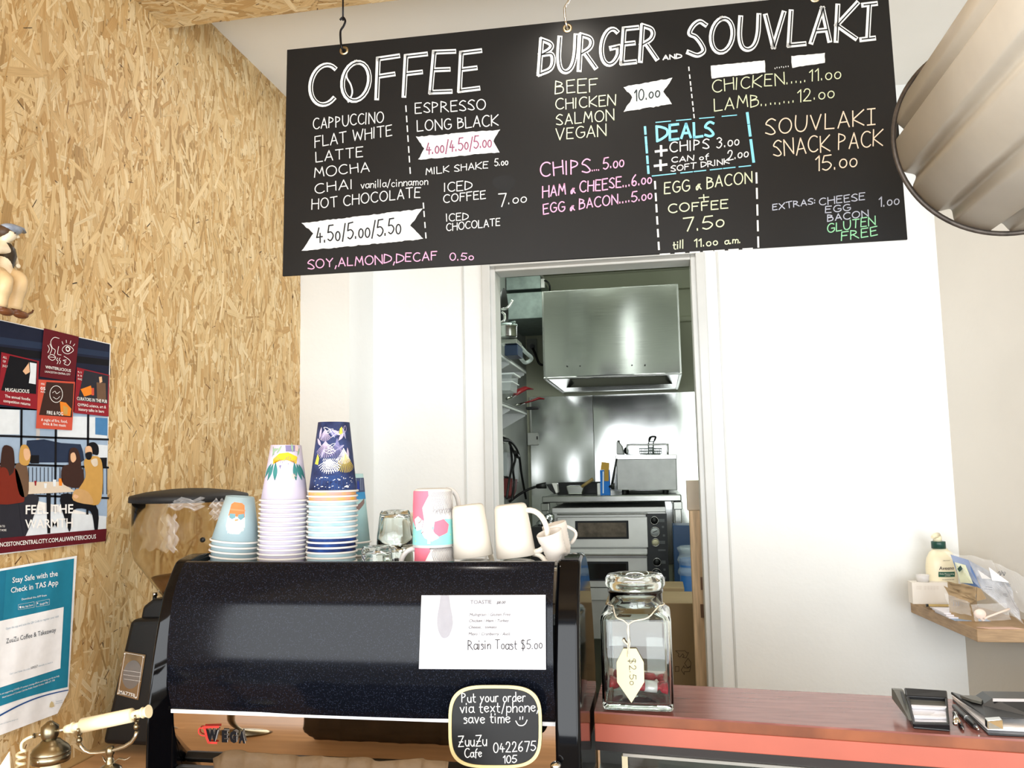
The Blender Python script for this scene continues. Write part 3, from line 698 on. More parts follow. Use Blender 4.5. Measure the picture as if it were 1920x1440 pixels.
nt_(0, 'Stay Safe with the', 80, 250, 372, 205, 36, .012); nt_(0, 'Check in TAS App', 70, 315, 375, 262, 36, .012); nt_(0, 'Download the APP from', 140, 362, 300, 335, 13, .004)
for (x0, y0, x1, y1, t) in ((118, 400, 220, 385, 'Mac App Store'), (232, 382, 318, 368, 'Google Play')):
    b.cur = 0; P = [(x0, y0+22), (x1, y1+22), (x1, y1-14), (x0, y0-10), (x0, y0+22)]; ribbon(b, [no(*p) for p in P], .35, nf(.0022)); nt_(0, t, x0+24, y0+12, x1-8, y1+12, 13, .004)
b.cur = 0; b.poly([nf(.0022)(*no(*p)) for p in [(124, 404), (131, 398), (137, 402), (136, 412), (128, 414)]]); b.poly([nf(.0022)(*no(*p)) for p in [(238, 374), (248, 380), (238, 388)]])
nt_(5, 'Open the app and scan the QR Code to register your visit', 38, 552, 378, 470, 14); nt_(3, 'ZuuZu Coffee & Takeaway', 40, 640, 360, 565, 32)
nt_(5, "Can't scan? Enter the code", 62, 842, 192, 806, 11); nt_(3, '109257', 198, 806, 243, 792, 16, .006); nt_(5, 'manually to check in', 248, 790, 340, 764, 11)
nt_(2, 'We are supporting COVID-19 contact tracing efforts and doing our bit to help', -10, 975, 382, 852, 11); nt_(2, 'Need assistance? Contact Call the Public Health Hotline 1800 671 738', 15, 992, 352, 880, 11)
nt_(5, 'Tasmanian', 358, 1018, 402, 1008, 9); nt_(5, 'Government', 358, 1030, 402, 1020, 9); nt_(5, 'www.coronavirus.tas.gov.au', -5, 1165, 116, 1128, 9)
b.cur = 6; b.poly([nf(.0022)(*no(*p)) for p in [(318, 1050), (322, 1025), (332, 1010), (344, 1022), (350, 1045), (334, 1052)]])
tag(b.build('safety_notice', [ink(h) for h in PC2], recalc=False), 'teal and white check-in notice sheet stuck below the event poster', 'notice')
# ================================================================== SEATED WALL FIGURINE (half out of the frame)
fg = zoom(0, 400, 6.5417)
XF = XL+0.03
def fp(x, y, dx=0.0): return PX(*fg(x, y), XF+dx)
def skin(name, chains, m, parent, sub=2):
    """one continuous skinned body from chains of (point, radius); chain starts that name an index join there"""
    V, E, Rr = [], [], []
    ids = {}
    for ch in chains:
        prev = None
        for key, p, r in ch:
            if key in ids and p is None: i = ids[key]
            else: i = len(V); V.append(tuple(np.array(p)-np.array(world_loc(parent)))); Rr.append(r); ids[key] = i
            if prev is not None: E.append((prev, i))
            prev = i
    me = bpy.data.meshes.new(name); me.from_pydata(V, E, []); me.materials.append(m)
    o = bpy.data.objects.new(name, me); COL.objects.link(o); o.parent = parent
    o.modifiers.new('skin', 'SKIN').use_smooth_shade = True
    if not me.skin_vertices: me.skin_vertices.new(name='')
    for i, r in enumerate(Rr): me.skin_vertices[0].data[i].radius = (r, r)
    me.skin_vertices[0].data[0].use_root = True
    sb = o.modifiers.new('subd', 'SUBSURF'); sb.levels = sub; sb.render_levels = sub
    return o
fig = thing('seated_figurine', 'small painted figurine in flat cap and dark vest seated above the event poster', 'figurine', fp(40, 760, -.02))
m_skinp = mat('figurine_cream', '#efdfc2', rough=0.35, var=0.06, scale=40)
m_trou = mat('figurine_trousers', '#d9bd90', rough=0.45, var=0.12, scale=30)
m_vest = mat('figurine_vest', '#2e2418', rough=0.35, var=0.5, scale=90, stretch=(1, 1, .1))
m_boot = mat('figurine_boots', '#6a3f22', rough=0.4, var=0.2, scale=40)
m_cap = mat('figurine_cap', '#8e97a6', rough=0.4, var=0.3, scale=45)
m_hair = mat('figurine_hair', '#4b3524', rough=0.5, var=0.3, scale=80)
S = 0.0008
chains = [
 [('pel', fp(10, 740), .017), ('bel', fp(20, 640), .016), ('che', fp(60, 500, -.002), .0185), ('sho', fp(50, 400), .013), ('nec', fp(40, 345), .0075), ('hea', fp(110, 280, .003), .0155), ('cro', fp(115, 225, .002), .0145)],
 [('sho', None, 0), ('ra', fp(150, 470, -.008), .0075), ('re', fp(185, 600, -.006), .0068), ('rw', fp(215, 650, .010), .005), ('rh', fp(235, 640, .014), .0062)],
 [('sho', None, 0), ('la', fp(-60, 470, .01), .0075), ('le', fp(-80, 600, .012), .0068), ('lw', fp(-40, 690, .03), .005), ('lh', fp(-10, 700, .036), .006)],
 [('pel', None, 0), ('rk', fp(250, 840, .045), .011), ('rs', fp(210, 1000, .040), .008), ('rf', fp(180, 1190, .034), .008)],
 [('pel', None, 0), ('lk', fp(60, 850, .06), .011), ('ls', fp(20, 1010, .055), .008), ('lf', fp(-10, 1150, .048), .008)],
]
skin('body', chains, m_skinp, fig)
def hump(rings_, m, name):
    b = MB(); b.rings(rings_); return b.build(name, m, fig)
def ringat(c, r, r2, tilt=0.0, n=18):
    c = np.array(c); return [c+np.array([r2*math.cos(2*PI*j/n), r*math.sin(2*PI*j/n), tilt*r*math.sin(2*PI*j/n)]) for j in range(n)]
hump([ringat(fp(40, 700), .0185, .016), ringat(fp(55, 640), .0170, .0155), ringat(fp(85, 520), .0180, .0165), ringat(fp(85, 430), .0150, .0145), ringat(fp(65, 370), .009, .010)], m_vest, 'vest')
for s, a, k, f_ in ((1, (70, 745, .0), (245, 835, .045), (175, 1170, .034)), (0, (-30, 745, .01), (60, 845, .06), (-10, 1130, .048))):
    b = MB(); A, K, Fp = np.array(fp(*a)), np.array(fp(*k)), np.array(fp(*f_))
    pts = smooth_line([A, A+(K-A)*.5+np.array([0, 0, .003]), K, K+(Fp-K)*.4, Fp], 5); n = len(pts)
    b.tube(pts, [.0150-.0022*i/n+(.0009*math.sin(i)) for i in range(n)], 16); b.build('trouser_leg', m_trou, fig)
    b = MB(); b.ball(Fp+np.array([.006, .010, -.010]), .0098, sx=1.0, sy=1.75, sz=.75); b.ball(Fp+np.array([.004, .0, -.004]), .0085, sz=1.1); b.build('boot', m_boot, fig)
b = MB(); b.ball(fp(135, 195, .001), .0185, sx=1.0, sy=1.2, sz=.55); 
P = [fp(160, 160, .0), fp(235, 195, .0), fp(300, 240, .0)]
b.tube([P[0], P[1], P[2]], [.010, .012, .005], 14, flat=.35); b.build('flat_cap', m_cap, fig)
b = MB(); b.ball(fp(50, 235, -.004), .0165, sz=.9); b.build('hair', m_hair, fig)
b = MB(); b.tube([fp(212, 265, .006), fp(222, 292, .008), fp(200, 298, .008)], [.002, .0034, .002], 8); b.build('nose', m_skinp, fig)
b = MB(); b.ball(fp(182, 243, .0155), .0016); b.build('eye', m_hair, fig)
b = MB(); b.tube([fp(270, 1240, .03), fp(340, 1240, -.02), fp(395, 1212, -.026), fp(405, 1190, -.022)], .0022, 8); b.build('wire_prop', m_boot, fig)
# ================================================================== BENCH AND ESPRESSO MACHINE
m_bench = mat('bench_timber', '#c49a70', rough=0.35, var=0.15, scale=5, stretch=(1, 9, 9))
bench_z = 0.985
b = MB(); b.box((XL+.004, 0.86, bench_z-.04), (-0.13, 1.99, bench_z)); b.box((XL+.004, 0.95, 0), (-1.20, 1.95, bench_z-.04)); b.box((-0.20, 0.95, 0), (-0.15, 1.95, bench_z-.04)); b.box((-1.2, 1.0, .1), (-.2, 1.03, bench_z-.04))
tag(b.build('service_bench', m_bench, bevel=.004), 'low brown timber bench under the black espresso machine', 'bench')
def paint_flake():
    m = mat('black_flake_paint', '#050608', rough=0.13, var=0, spec=0.18, coat=0.0); nt = m.node_tree; p = nt.nodes['Principled BSDF']
    tc = nt.nodes.new('ShaderNodeTexCoord'); v = nt.nodes.new('ShaderNodeTexVoronoi'); v.inputs['Scale'].default_value = 1000
    nt.links.new(tc.outputs['Object'], v.inputs['Vector'])
    sx = nt.nodes.new('ShaderNodeSeparateColor'); nt.links.new(v.outputs['Color'], sx.inputs['Color'])
    gt = nt.nodes.new('ShaderNodeMath'); gt.operation = 'GREATER_THAN'; gt.inputs[1].default_value = 0.92; nt.links.new(sx.outputs['Red'], gt.inputs[0])
    mx = nt.nodes.new('ShaderNodeMix'); mx.data_type = 'RGBA'; mx.inputs[6].default_value = (.0035, .0042, .007, 1); mx.inputs[7].default_value = (.018, .022, .036, 1)
    nt.links.new(gt.outputs['Value'], mx.inputs[0]); nt.links.new(mx.outputs[2], p.inputs['Base Color'])
    return m
m_flake = paint_flake()
m_gloss = mat('gloss_black_side', '#060608', rough=0.06, var=0.1, scale=5, spec=0.26)
m_blackp = mat('black_plastic', '#141414', rough=0.45, var=0.1, scale=30)
m_mirror = mat('polished_chrome', '#d4d0cb', rough=0.04, metal=1.0, var=0.02, scale=6)
MX0, MX1 = -0.86, -0.132
mach = thing('espresso_machine', 'large gloss black espresso machine seen from behind with cups on top', 'coffee machine', ((MX0+MX1)/2, 1.45, bench_z))
PROF = [(1.372, 1.443), (1.352, 1.446), (1.340, 1.441), (1.322, 1.416), (1.308, 1.385), (1.300, 1.345), (1.2955, 1.300), (1.298, 1.255), (1.306, 1.222), (1.314, 1.203)]
PROF = [tuple(p) for p in smooth_line(PROF, 5)]
PXA, PXB = -0.827, -0.172
b = MB(); ns = 24; rows = []
for i in range(ns+1):
    x = PXA+(PXB-PXA)*i/ns; rows.append([(x, y-0.004*math.sin(PI*i/ns), z) for y, z in PROF])
b.rings(rows, False, False, closed=False)
b.build('back_panel', m_flake, mach)
b = MB(); b.box((PXA, 1.3105, 1.1985), (PXB, 1.318, 1.2045)); b.build('edge_strip', mat('white_strip', '#e9e9ea', rough=0.3), mach)
b = MB(); cp = smooth_line([(1.318, 1.1985), (1.322, 1.170), (1.332, 1.140), (1.347, 1.105), (1.360, 1.075)], 5)
b.rings([[(PXA+(PXB-PXA)*i/8, y, z) for y, z in cp] for i in range(9)], False, False, closed=False); b.build('chrome_panel', m_mirror, mach)
CH = smooth_line([(1.372, 1.447), (1.361, 1.440), (1.341, 1.412), (1.326, 1.385), (1.306, 1.314), (1.291, 1.218), (1.288, 1.150), (1.290, 1.08), (1.295, 1.0)], 4)
CHB = smooth_line([(1.60, 1.0), (1.604, 1.12), (1.598, 1.24), (1.565, 1.340), (1.520, 1.410), (1.47, 1.444), (1.43, 1.452), (1.40, 1.452)], 4)
for x0, x1 in ((MX0, PXA-.0005), (PXB+.0005, MX1)):
    b = MB(); fl = lambda y, z: (y+.038*min(1, max(0, (1.36-z)/.18)) if y < 1.34 and x0 < -.5 else y)
    L_ = [(x0, y, z) for y, z in CH+CHB]; R_ = [(x1, fl(y, z), z) for y, z in CH+CHB]; b.rings([L_, R_], smooth=False)
    o = b.build('side_panel', m_gloss, mach, bevel=.007, seg=4)
    for p in o.data.polygons: p.use_smooth = True
    o.modifiers.new('wn', 'WEIGHTED_NORMAL')
b = MB(); b.box((PXA, 1.345, 1.405), (-0.50, 1.68, 1.4315)); b.box((-0.50, 1.345, 1.345), (PXB, 1.68, 1.3625)); b.box((-0.505, 1.345, 1.345), (-0.50, 1.68, 1.4315))
b.build('cup_tray', m_steel2, mach)
b = MB(); b.box((PXA, 1.365, 1.02), (PXB, 1.66, 1.344)); b.box((PXA+.02, 1.33, bench_z), (PXB-.02, 1.64, 1.02)); b.build('body', m_blackp, mach)
b = MB(); b.prism([(-.826, 1.318, 1.092), (-.826, 1.326, 1.106), (-.826, 1.340, 1.106), (-.826, 1.340, 1.092)], (.52, 0, 0)); b.prism([(-.826, 1.352, 1.06), (-.826, 1.365, 1.08), (-.826, 1.365, 1.02), (-.826, 1.352, 1.02)], (.65, 0, 0)); b.build('base_plinth', m_blackp, mach, bevel=.002)
b = MB(); c = PY(1042, 1436, 1.275); b.ball(c+np.array([0, 0, 0]), .0085, sz=.8); b.cyl(c, c+np.array([0, .03, -.01]), .005); b.build('chrome_knob', m_chr, mach)
# badge on the chrome panel
cpl = on_plane((0, 1.3275, 1.150), (0, -.95, -.31))
g = zoom(200, 1030, 3.4286); cf = lambda o: (lambda x, y: cpl(x, y, o+.002))
b = MB(); b.cur = 0
for off in (0, 9):
    ribbon(b, [g(720, 1138+off*.8), g(622+off, 1140+off*.8), g(640+off*.9, 1215), g(652+off, 1246-off*.6), g(708, 1248-off*.7)], 1.9, cf(0))
ribbon(b, [g(*p) for p in smooth_line([(628, 1152), (598, 1150), (590, 1175), (606, 1195), (640, 1200)])], 2.2, cf(0))
b.cur = 2
for t, x0, x1, w in (('W', 640, 716, 0), ('E', 740, 775, 0), ('G', 790, 835, 0), ('A', 848, 890, 0)):
    a, d = g(x0+3, 1229+(x0-640)*.06), g(x1+3, 1230+(x0-640)*.06); print_text(b, t, *a, *d, 68/3.4286, cf(.0002), .045)
b.cur = 1
for t, x0, x1, w in (('W', 640, 716, 0), ('E', 740, 775, 0), ('G', 790, 835, 0), ('A', 848, 890, 0)):
    a, d = g(x0, 1228+(x0-640)*.06), g(x1, 1229+(x0-640)*.06); print_text(b, t, *a, *d, 68/3.4286, cf(.0006), .075)
b.build('maker_badge', [ink('#d8413c'), ink('#16161a'), ink('#c8c4c0')], mach)

# toastie price sheet taped to the back panel
tp = on_plane((0, 1.2925, 1.33), (0, -1, .13)); t6 = zoom(700, 1030, 3.511)
b = MB(); tf = lambda o: (lambda x, y: tp(x, y, o))
b.cur = 0; Q = [t6(317, 303), t6(1134, 300), t6(1136, 792), t6(300, 787)]
rows = []
for i in range(13):
    s = i/12; row = []
    for j in range(11):
        t = j/10; a = np.array(Q[0])*(1-s)+np.array(Q[1])*s; d = np.array(Q[3])*(1-s)+np.array(Q[2])*s; p = a+(d-a)*t
        row.append(tp(*p, .0006*math.sin(s*5)+.003*math.sin(PI*t)))
    rows.append(row)
b.rings(rows, False, False, closed=False)
tf = lambda o: (lambda x, y: tp(x, y, o+.0026+.003*math.sin(PI*min(1, max(0, (y-1116)/139.5)))))
def tt(c, text, x0, y0, x1, y1, h, bold=0.0, shear=.25):
    b.cur = c; a, d = t6(x0, y0), t6(x1, y1); print_text(b, text, *a, *d, h/3.511, tf(0), bold, shear)
b.cur = 1; n = smooth_line([(443, 304), (436, 360), (421, 450), (424, 520), (445, 572), (468, 586), (495, 570), (517, 515), (519, 460), (504, 370), (495, 304)], 4); n = n+[n[0]]
cx, cy = 469, 470
for i in range(len(n)-1): b.rings([[tf(0)(*t6(cx+(q[0]-cx)*s, cy+(q[1]-cy)*s)) for q in (n[i], n[i+1])] for s in np.linspace(0.001, 1, 9)], False, False, closed=False)
tt(2, 'TOASTIE', 638, 360, 778, 358, 26, .012, 0); tt(3, '$8.00', 810, 360, 870, 358, 19, .01)
tt(3, 'Multigrain / Gluten Free', 632, 440, 903, 438, 21, .0); tt(3, 'Chicken / Ham / Turkey', 630, 480, 893, 478, 20, .006)
tt(3, 'Cheese,   tomato', 628, 522, 812, 521, 20, .006); tt(4, 'Mayo / Cranberry / Aioli', 626, 566, 902, 567, 21, .0)
b.cur = 5; a, d = t6(624, 660), t6(1112, 655); write(b, 'Raisin Toast $5.oo', *a, *d, 62/3.511, tf(0), 1.3)
tag(b.build('price_sheet', [ink('#d2d2d7'), ink('#9a999f'), ink('#77767b'), ink('#4a494e'), ink('#333236'), ink('#1c1c22')], recalc=False), 'white toastie price sheet taped to the black machine back', 'paper sign')

# rounded little blackboard
sp = on_plane((0, 1.272, 1.17), (0, -1, .04))
sc_ = t6
def sq(cx, cy, rx, ry, p, n=64):
    return [(cx+rx*np.sign(math.cos(a))*abs(math.cos(a))**(2/p), cy+ry*np.sign(math.sin(a))*abs(math.sin(a))**(2/p)) for a in [2*PI*i/n for i in range(n)]]
sign = thing('order_sign', 'small rounded blackboard with cream rim asking for text or phone orders', 'sign', sp(929, 1436))
def shear_(P): return [(x+(y-1165)*.0, y+(x-803)*.004) for x, y in P]
O_ = [sp(*sc_(*q)) for q in shear_(sq(803, 1166, 307, 273, 3.6))]; I_ = [sp(*sc_(*q), .0003) for q in shear_(sq(803, 1167, 287, 253, 3.6))]
b = MB(); nrm = np.array([0, -1, .04]); b.prism(O_, -nrm*.0045); b.build('board', m_board, sign)
b = MB(); b.rings([[p+nrm*.0002 for p in O_], [p+nrm*.0018 for p in O_], [p+nrm*.0018 for p in I_], [p+nrm*.0002 for p in I_]], False, False, smooth=False); b.build('painted_rim', mat('cream_rim', '#d6c48c', rough=.5), sign)
b = MB(); sf = lambda x, y: sp(x, y, .0008)
def sw(text, x0, y0, x1, y1, h, w=1.7):
    a, d = t6(x0, y0), t6(x1, y1); write(b, text, *a, *d, h/3.511, sf, w)
sw('Put your order', 582, 1008, 1000, 1000, 62); sw('via text/phone,', 572, 1076, 1085, 1068, 66); sw('save time', 597, 1146, 898, 1140, 66)
for q in ([(966, 1104), (965, 1120)], [(984, 1102), (982, 1118)]): ribbon(b, [t6(*p) for p in q], 1.6, sf)
ribbon(b, [t6(*p) for p in smooth_line([(938, 1130), (955, 1156), (980, 1160), (1000, 1148), (1012, 1124)])], 1.7, sf)
sw('ZuuZu', 560, 1300, 745, 1292, 70); sw('0422675', 792, 1336, 1068, 1326, 62); sw('Cafe', 603, 1370, 712, 1366, 56); sw('105', 856, 1408, 943, 1402, 48)
b.build('lettering', [ink(WH)], sign)

# crumpled kraft bag lying along the foot of the machine
m_kraft = mat('kraft_paper', '#5a462e', rough=0.75, var=0.14, scale=18, bump=0.25, bscale=50)
b = MB(); rows = []
topy = [(395, 1425), (420, 1407), (450, 1404), (500, 1411), (560, 1416), (610, 1414), (640, 1420), (680, 1418), (720, 1424), (790, 1421), (845, 1426)]
for i in range(61):
    s = i/60; px = 400+445*s; py = np.interp(px, [a for a, _ in topy], [c for _, c in topy])
    p = PY(px, py, 1.17); r = []
    for j in range(14):
        t = j/13; w = .006*math.sin(9*t+px*.05)+.005*math.sin(px*.13+t*4)
        r.append((p[0]+.004*math.sin(t*7+i), p[1]+.018*(t-.35)*(1 if j % 2 else .6)+w*.4+.016*t*t-.0*t, p[2]-t*(p[2]-bench_z)+(.003*math.sin(i*1.7+j) if 0 < j < 13 else 0)))
    rows.append(r)
b.rings(rows, False, False, closed=False); b.build('t', m_kraft) if False else None
tag(b.build('kraft_bag', m_kraft, solid=.0012), 'crumpled brown paper bag lying along the foot of the espresso machine', 'paper bag')

# ================================================================== COFFEE GRINDER
YG = 1.77; gc = PY(356, 930, YG); 
grd = thing('coffee_grinder', 'black coffee grinder with clear bean hopper between strand board wall and machine', 'coffee grinder', (gc[0], YG, bench_z))
m_lid = mat('hopper_lid', '#161617', rough=0.6, var=0.1, scale=20)
m_clear = mat('clear_hopper_plastic', '#efe8da', rough=0.10, trans=1.0, var=0.0, ior=1.12, spec=.4)
m_bean = mat('coffee_residue', '#6b4a2a', rough=0.5, var=0.35, scale=60)
gz = lambda y: PY(356, y, YG)[2]
rh = 0.128
b = MB(); b.lathe([(.001, gz(915)), (.04, gz(916)), (rh*.75, gz(921)), (rh*1.0, gz(927)), (rh*1.02, gz(930)), (rh*1.02, gz(939)), (rh*.98, gz(940)), (rh*.97, gz(934)), (.001, gz(932))], (gc[0], YG, 0), 64, caps=False); b.build('lid', m_lid, grd, bevel=0)
b = MB(); pr = [(rh*.965, gz(939)), (rh*.96, gz(985)), (rh*.955, gz(1025)), (rh*.90, gz(1045)), (rh*.70, gz(1075)), (rh*.42, gz(1115)), (rh*.30, gz(1135))]
b.lathe(pr+[(r-.003, z) for r, z in pr[::-1]], (gc[0], YG, 0), 64, caps=False, loop=True); b.build('hopper', m_clear, grd)
b = MB(); b.lathe([(.001, gz(1070)), (rh*.3, gz(1074)), (rh*.62, gz(1079)), (rh*.40, gz(1113)), (.001, gz(1114))], (gc[0], YG, 0), 40, caps=False); b.build('coffee_beans', m_bean, grd)
m_film = mat('cling_film', '#ffffff', rough=0.08, trans=0.0, alpha=0.20, var=0, spec=1.0)
b = MB()
for (cx, cy, w, h, k) in ((290, 985, 26, 46, 1), (318, 1000, 14, 34, 3), (345, 945, 36, 10, 5), (408, 955, 12, 18, 7)):
    rows = []
    for i in range(9):
        row = []
        for j in range(9):
            px, py = cx+w*(i/8-.5)*2+5*math.sin(j*2.1+k), cy+h*(j/8-.5)*2+4*math.sin(i*1.7+k*2)
            q = PY(px, py, YG); dx = q[0]-gc[0]; yy = YG-math.sqrt(max(1e-5, rh*rh*.96-min(rh*rh*.9, dx*dx)))-.002-.007*abs(math.sin(i*2.3+j*1.9+k)); f_ = yy/YG
            q = PY(px, py, yy); row.append(q)
        rows.append(row)
    b.rings(rows, False, False, closed=False, smooth=False)
b.build('cling_film', m_film, grd)
b = MB(); c = PY(381, 1012, YG-rh*.95); b.lathe([(.001, 0), (.0055, 0), (.0055, .004), (.001, .005)], (0, 0, 0), 16, axis='Y', caps=False); b.v = [(x+c[0], c[1]-y+0, z+c[2]) for x, y, z in b.v]; b.build('hopper_screw', m_blackp, grd)
# body: leaning column with badge
b = MB(); Yb_ = 1.70
P = [PY(243, 1162, Yb_), PY(296, 1160, Yb_), PY(330, 1150, Yb_), PY(345, 1440, Yb_), PY(188, 1440, Yb_)]
P[3][2] = P[4][2] = bench_z+.02; b.prism(P, (0, .14, 0)); b.build('body', m_blackp, grd, bevel=.012, seg=3)
b = MB(); P = [PY(262, 1163, Yb_+.02), PY(266, 1138, Yb_+.02), PY(284, 1124, Yb_+.02), PY(330, 1120, Yb_+.02), PY(335, 1163, Yb_+.02)]; b.prism(P, (0, .10, 0)); b.build('motor_cover', m_blackp, grd, bevel=.008, seg=3)
b = MB(); c = PY(290, 1128, Yb_+.05); b.cyl(c, c+np.array([0, 0, .012]), .0045); b.build('button_stem', m_blackp, grd)
b = MB(); b.cyl(c+np.array([0, 0, .0125]), c+np.array([0, 0, .021]), .0058); b.build('button', m_chr, grd)
m_badge = mat('badge_bronze', '#a58a68', rough=0.3, metal=0.7, var=0.2, scale=30)
gp = on_plane((0, Yb_-.001, 0), (0, -1, 0)); gq = zoom(0, 1020, 3.43)
b = MB(); b.cur = 0; b.prism([gp(*gq(*q), .002) for q in [(797, 690), (935, 713), (888, 1003), (750, 968)]], (0, .002, 0))
b.cur = 1; Pq = [gp(*gq(848+70*math.cos(a)*.85+12*-math.sin(a), 840+92*math.sin(a)), .0026) for a in [2*PI*i/28 for i in range(28)]]; b.poly(Pq)
b.cur = 2
ribbon(b, [gq(*q) for q in [(805, 700), (922, 720), (880, 990), (760, 960), (805, 700)]], .7, lambda x, y: gp(x, y, .003))
for u in (.3, .5, .7): ribbon(b, [gq(790+u*10, 770+u*140), gq(905, 785+u*140)], .5, lambda x, y: gp(x, y, .003))
a, d = gq(768, 962), gq(872, 990); print_text(b, 'MAZZER', *a, *d, 26/3.43, lambda x, y: gp(x, y, .003), .01)
for q in ((803, 705), (922, 728), (760, 960), (875, 988)):
    c = gp(*gq(*q), .003); b.ball(c, .002, 8, 5)
b.build('maker_plate', [m_badge, mat('badge_grey', '#8d8782', rough=.3, metal=.6), ink('#e8e2d8')], grd)

# ================================================================== ANTIQUE TELEPHONE
YT = 1.15; th = zoom(0, 1300, 6.4)
tq = lambda x, y, dy=0.0: PY(*th(x, y), YT+dy)
tel = thing('antique_telephone', 'ornate cream and brass antique telephone in front of the strand board wall', 'telephone', (tq(1320, 800)[0], YT, bench_z))
m_cream = mat('cream_bakelite', '#efe2bb', rough=0.28, var=0.05, scale=20)
m_brass = mat('aged_brass', '#8a8069', rough=0.30, metal=1.0, var=0.25, scale=25)
m_silv = mat('aged_silver_brass', '#b5ae9c', rough=0.27, metal=1.0, var=0.2, scale=30)
k_ = YT/1539/6.4*1.0
b = MB(); b.tube([tq(985, 382), tq(1590, 255)], [.0], 8) if False else None
def seg(mb, pts, rs, n=22): mb.tube([tq(*p) for p in pts], [r*k_ for r in rs], n)
b = MB(); seg(b, [(785, 432), (786, 432), (872, 414), (873, 414)], [8, 48, 60, 10]); seg(b, [(868, 412), (880, 410), (884, 410)], [66, 70, 40]); seg(b, [(880, 408), (995, 385)], [52, 52])
seg(b, [(988, 387), (990, 386), (1585, 262), (1590, 261)], [40, 92, 88, 40]); seg(b, [(1588, 262), (1705, 235)], [52, 52]); seg(b, [(1700, 236), (1716, 232), (1722, 231)], [60, 70, 40]); seg(b, [(1718, 232), (1760, 222), (1785, 216)], [55, 66, 82])
b.build('handset', m_cream, tel)
b = MB(); seg(b, [(415, 508), (540, 482)], [26, 26]); seg(b, [(660, 452), (790, 430)], [26, 26]); seg(b, [(405, 512), (418, 508)], [32, 32]); b.build('handset_rod', m_silv, tel)
b = MB(); b.lathe([(.0005, .0175), (.004, .0165), (.006, .0145), (.0125, .009), (.0125, -.004), (.010, -.010), (.006, -.013), (.001, -.0135)], tq(598, 470), 26, caps=False); b.build('ear_cap_knuckle', m_brass, tel)
c = tq(610, 700); b = MB(); u = k_
b.lathe([(.0005, 185*u), (60*u, 172*u), (110*u, 150*u), (135*u, 118*u), (150*u, 108*u), (205*u, 60*u), (232*u, 15*u), (236*u, -8*u), (228*u, -15*u), (228*u, -20*u), (236*u, -26*u), (232*u, -112*u), (150*u, -120*u), (.0005, -118*u)], c, 48, caps=False); b.build('receiver', m_brass, tel)
b = MB(); q = tq(610, 752); b.lathe([(.0004, 0), (24*u, 0), (22*u, 8*u), (.0004, 10*u)], (0, 0, 0), 12, axis='Y', caps=False); b.v = [(x+q[0], q[1]-233*u-y, z+q[2]) for x, y, z in b.v]; b.build('screw', m_silv, tel)
b = MB(); b.lathe([(.0005, -118*u), (150*u, -118*u), (150*u, -135*u), (115*u, -160*u), (125*u, -240*u), (190*u, -330*u), (.0005, -332*u)], c, 36, caps=False); b.build('ear_cup', m_cream, tel)
b = MB(); seg(b, [(960, 600), (975, 640), (1020, 690), (1090, 718), (1180, 715), (1290, 700), (1400, 670), (1500, 635), (1580, 585), (1625, 520), (1645, 450)], [24]*11, 12)
b.build('cradle_arm', m_silv, tel)
for (x, y) in ((952, 560), (1636, 400)):
    b = MB(); b.ball(tq(x, y), 36*u, 14, 9, sz=1.1); b.ball(tq(x, y-45), 20*u, 12, 8); b.tube([tq(x-12, y-60, -.006), tq(x-14, y-100, -.012), tq(x-16, y-140, -.012)], 15*u, 10); b.tube([tq(x+14, y-60, .006), tq(x+30, y-100, .012), tq(x+10, y-140, .012)], 15*u, 10); b.build('cradle_prong', m_brass, tel)
b = MB(); c = tq(1322, 690); b.lathe([(.0005, 62*u), (30*u, 58*u), (50*u, 40*u), (55*u, 0), (50*u, -40*u), (36*u, -58*u), (40*u, -78*u), (40*u, -95*u), (50*u, -105*u), (50*u, -150*u), (60*u, -165*u), (90*u, -180*u), (140*u, -215*u), (160*u, -300*u), (60*u, -400*u), (60*u, -(c[2]-bench_z)/1+.03), (.05, -(c[2]-bench_z)+.012), (.055, -(c[2]-bench_z)), (.0005, -(c[2]-bench_z))], c, 28, caps=False); b.build('pedestal', m_brass, tel)
b = MB(); b.tube([tq(1340, 860), tq(1390, 810), tq(1430, 780), tq(1500, 795), tq(1535, 785), tq(1565, 760)], [10*u, 18*u, 20*u, 16*u, 12*u, 4*u], 10, flat=.4); b.tube([tq(1300, 860), tq(1255, 800), tq(1220, 740)], [10*u, 16*u, 4*u], 10, flat=.4); b.build('leaf_ornament', m_silv, tel)
b = MB(); pts = smooth_line([tq(410, 510), tq(330, 540), tq(270, 585), tq(255, 640), tq(262, 680)], 5); t0 = tq(255, 690)
for i in range(150):
    a = i*2*PI/15; zz = i/15*80*u*1.0; pts.append(np.array([t0[0]-i*.10*u+48*u*math.cos(a), t0[1]+48*u*math.sin(a), t0[2]-zz]))
b.tube(pts, 19*u, 8); b.build('coiled_cord', m_cream, tel)
b = MB(); c = tq(60, 800, -.02); b.prism([tq(0, 870, -.02), tq(110, 700, -.02), tq(118, 900, -.02), (tq(118, 900, -.02)[0], YT-.02, bench_z), (tq(0, 900, -.02)[0], YT-.02, bench_z)], (0, .002, 0))
tag(b.build('paper_flyer', ink('#e6ddcc')), 'white paper corner standing behind the curly telephone cord', 'paper')
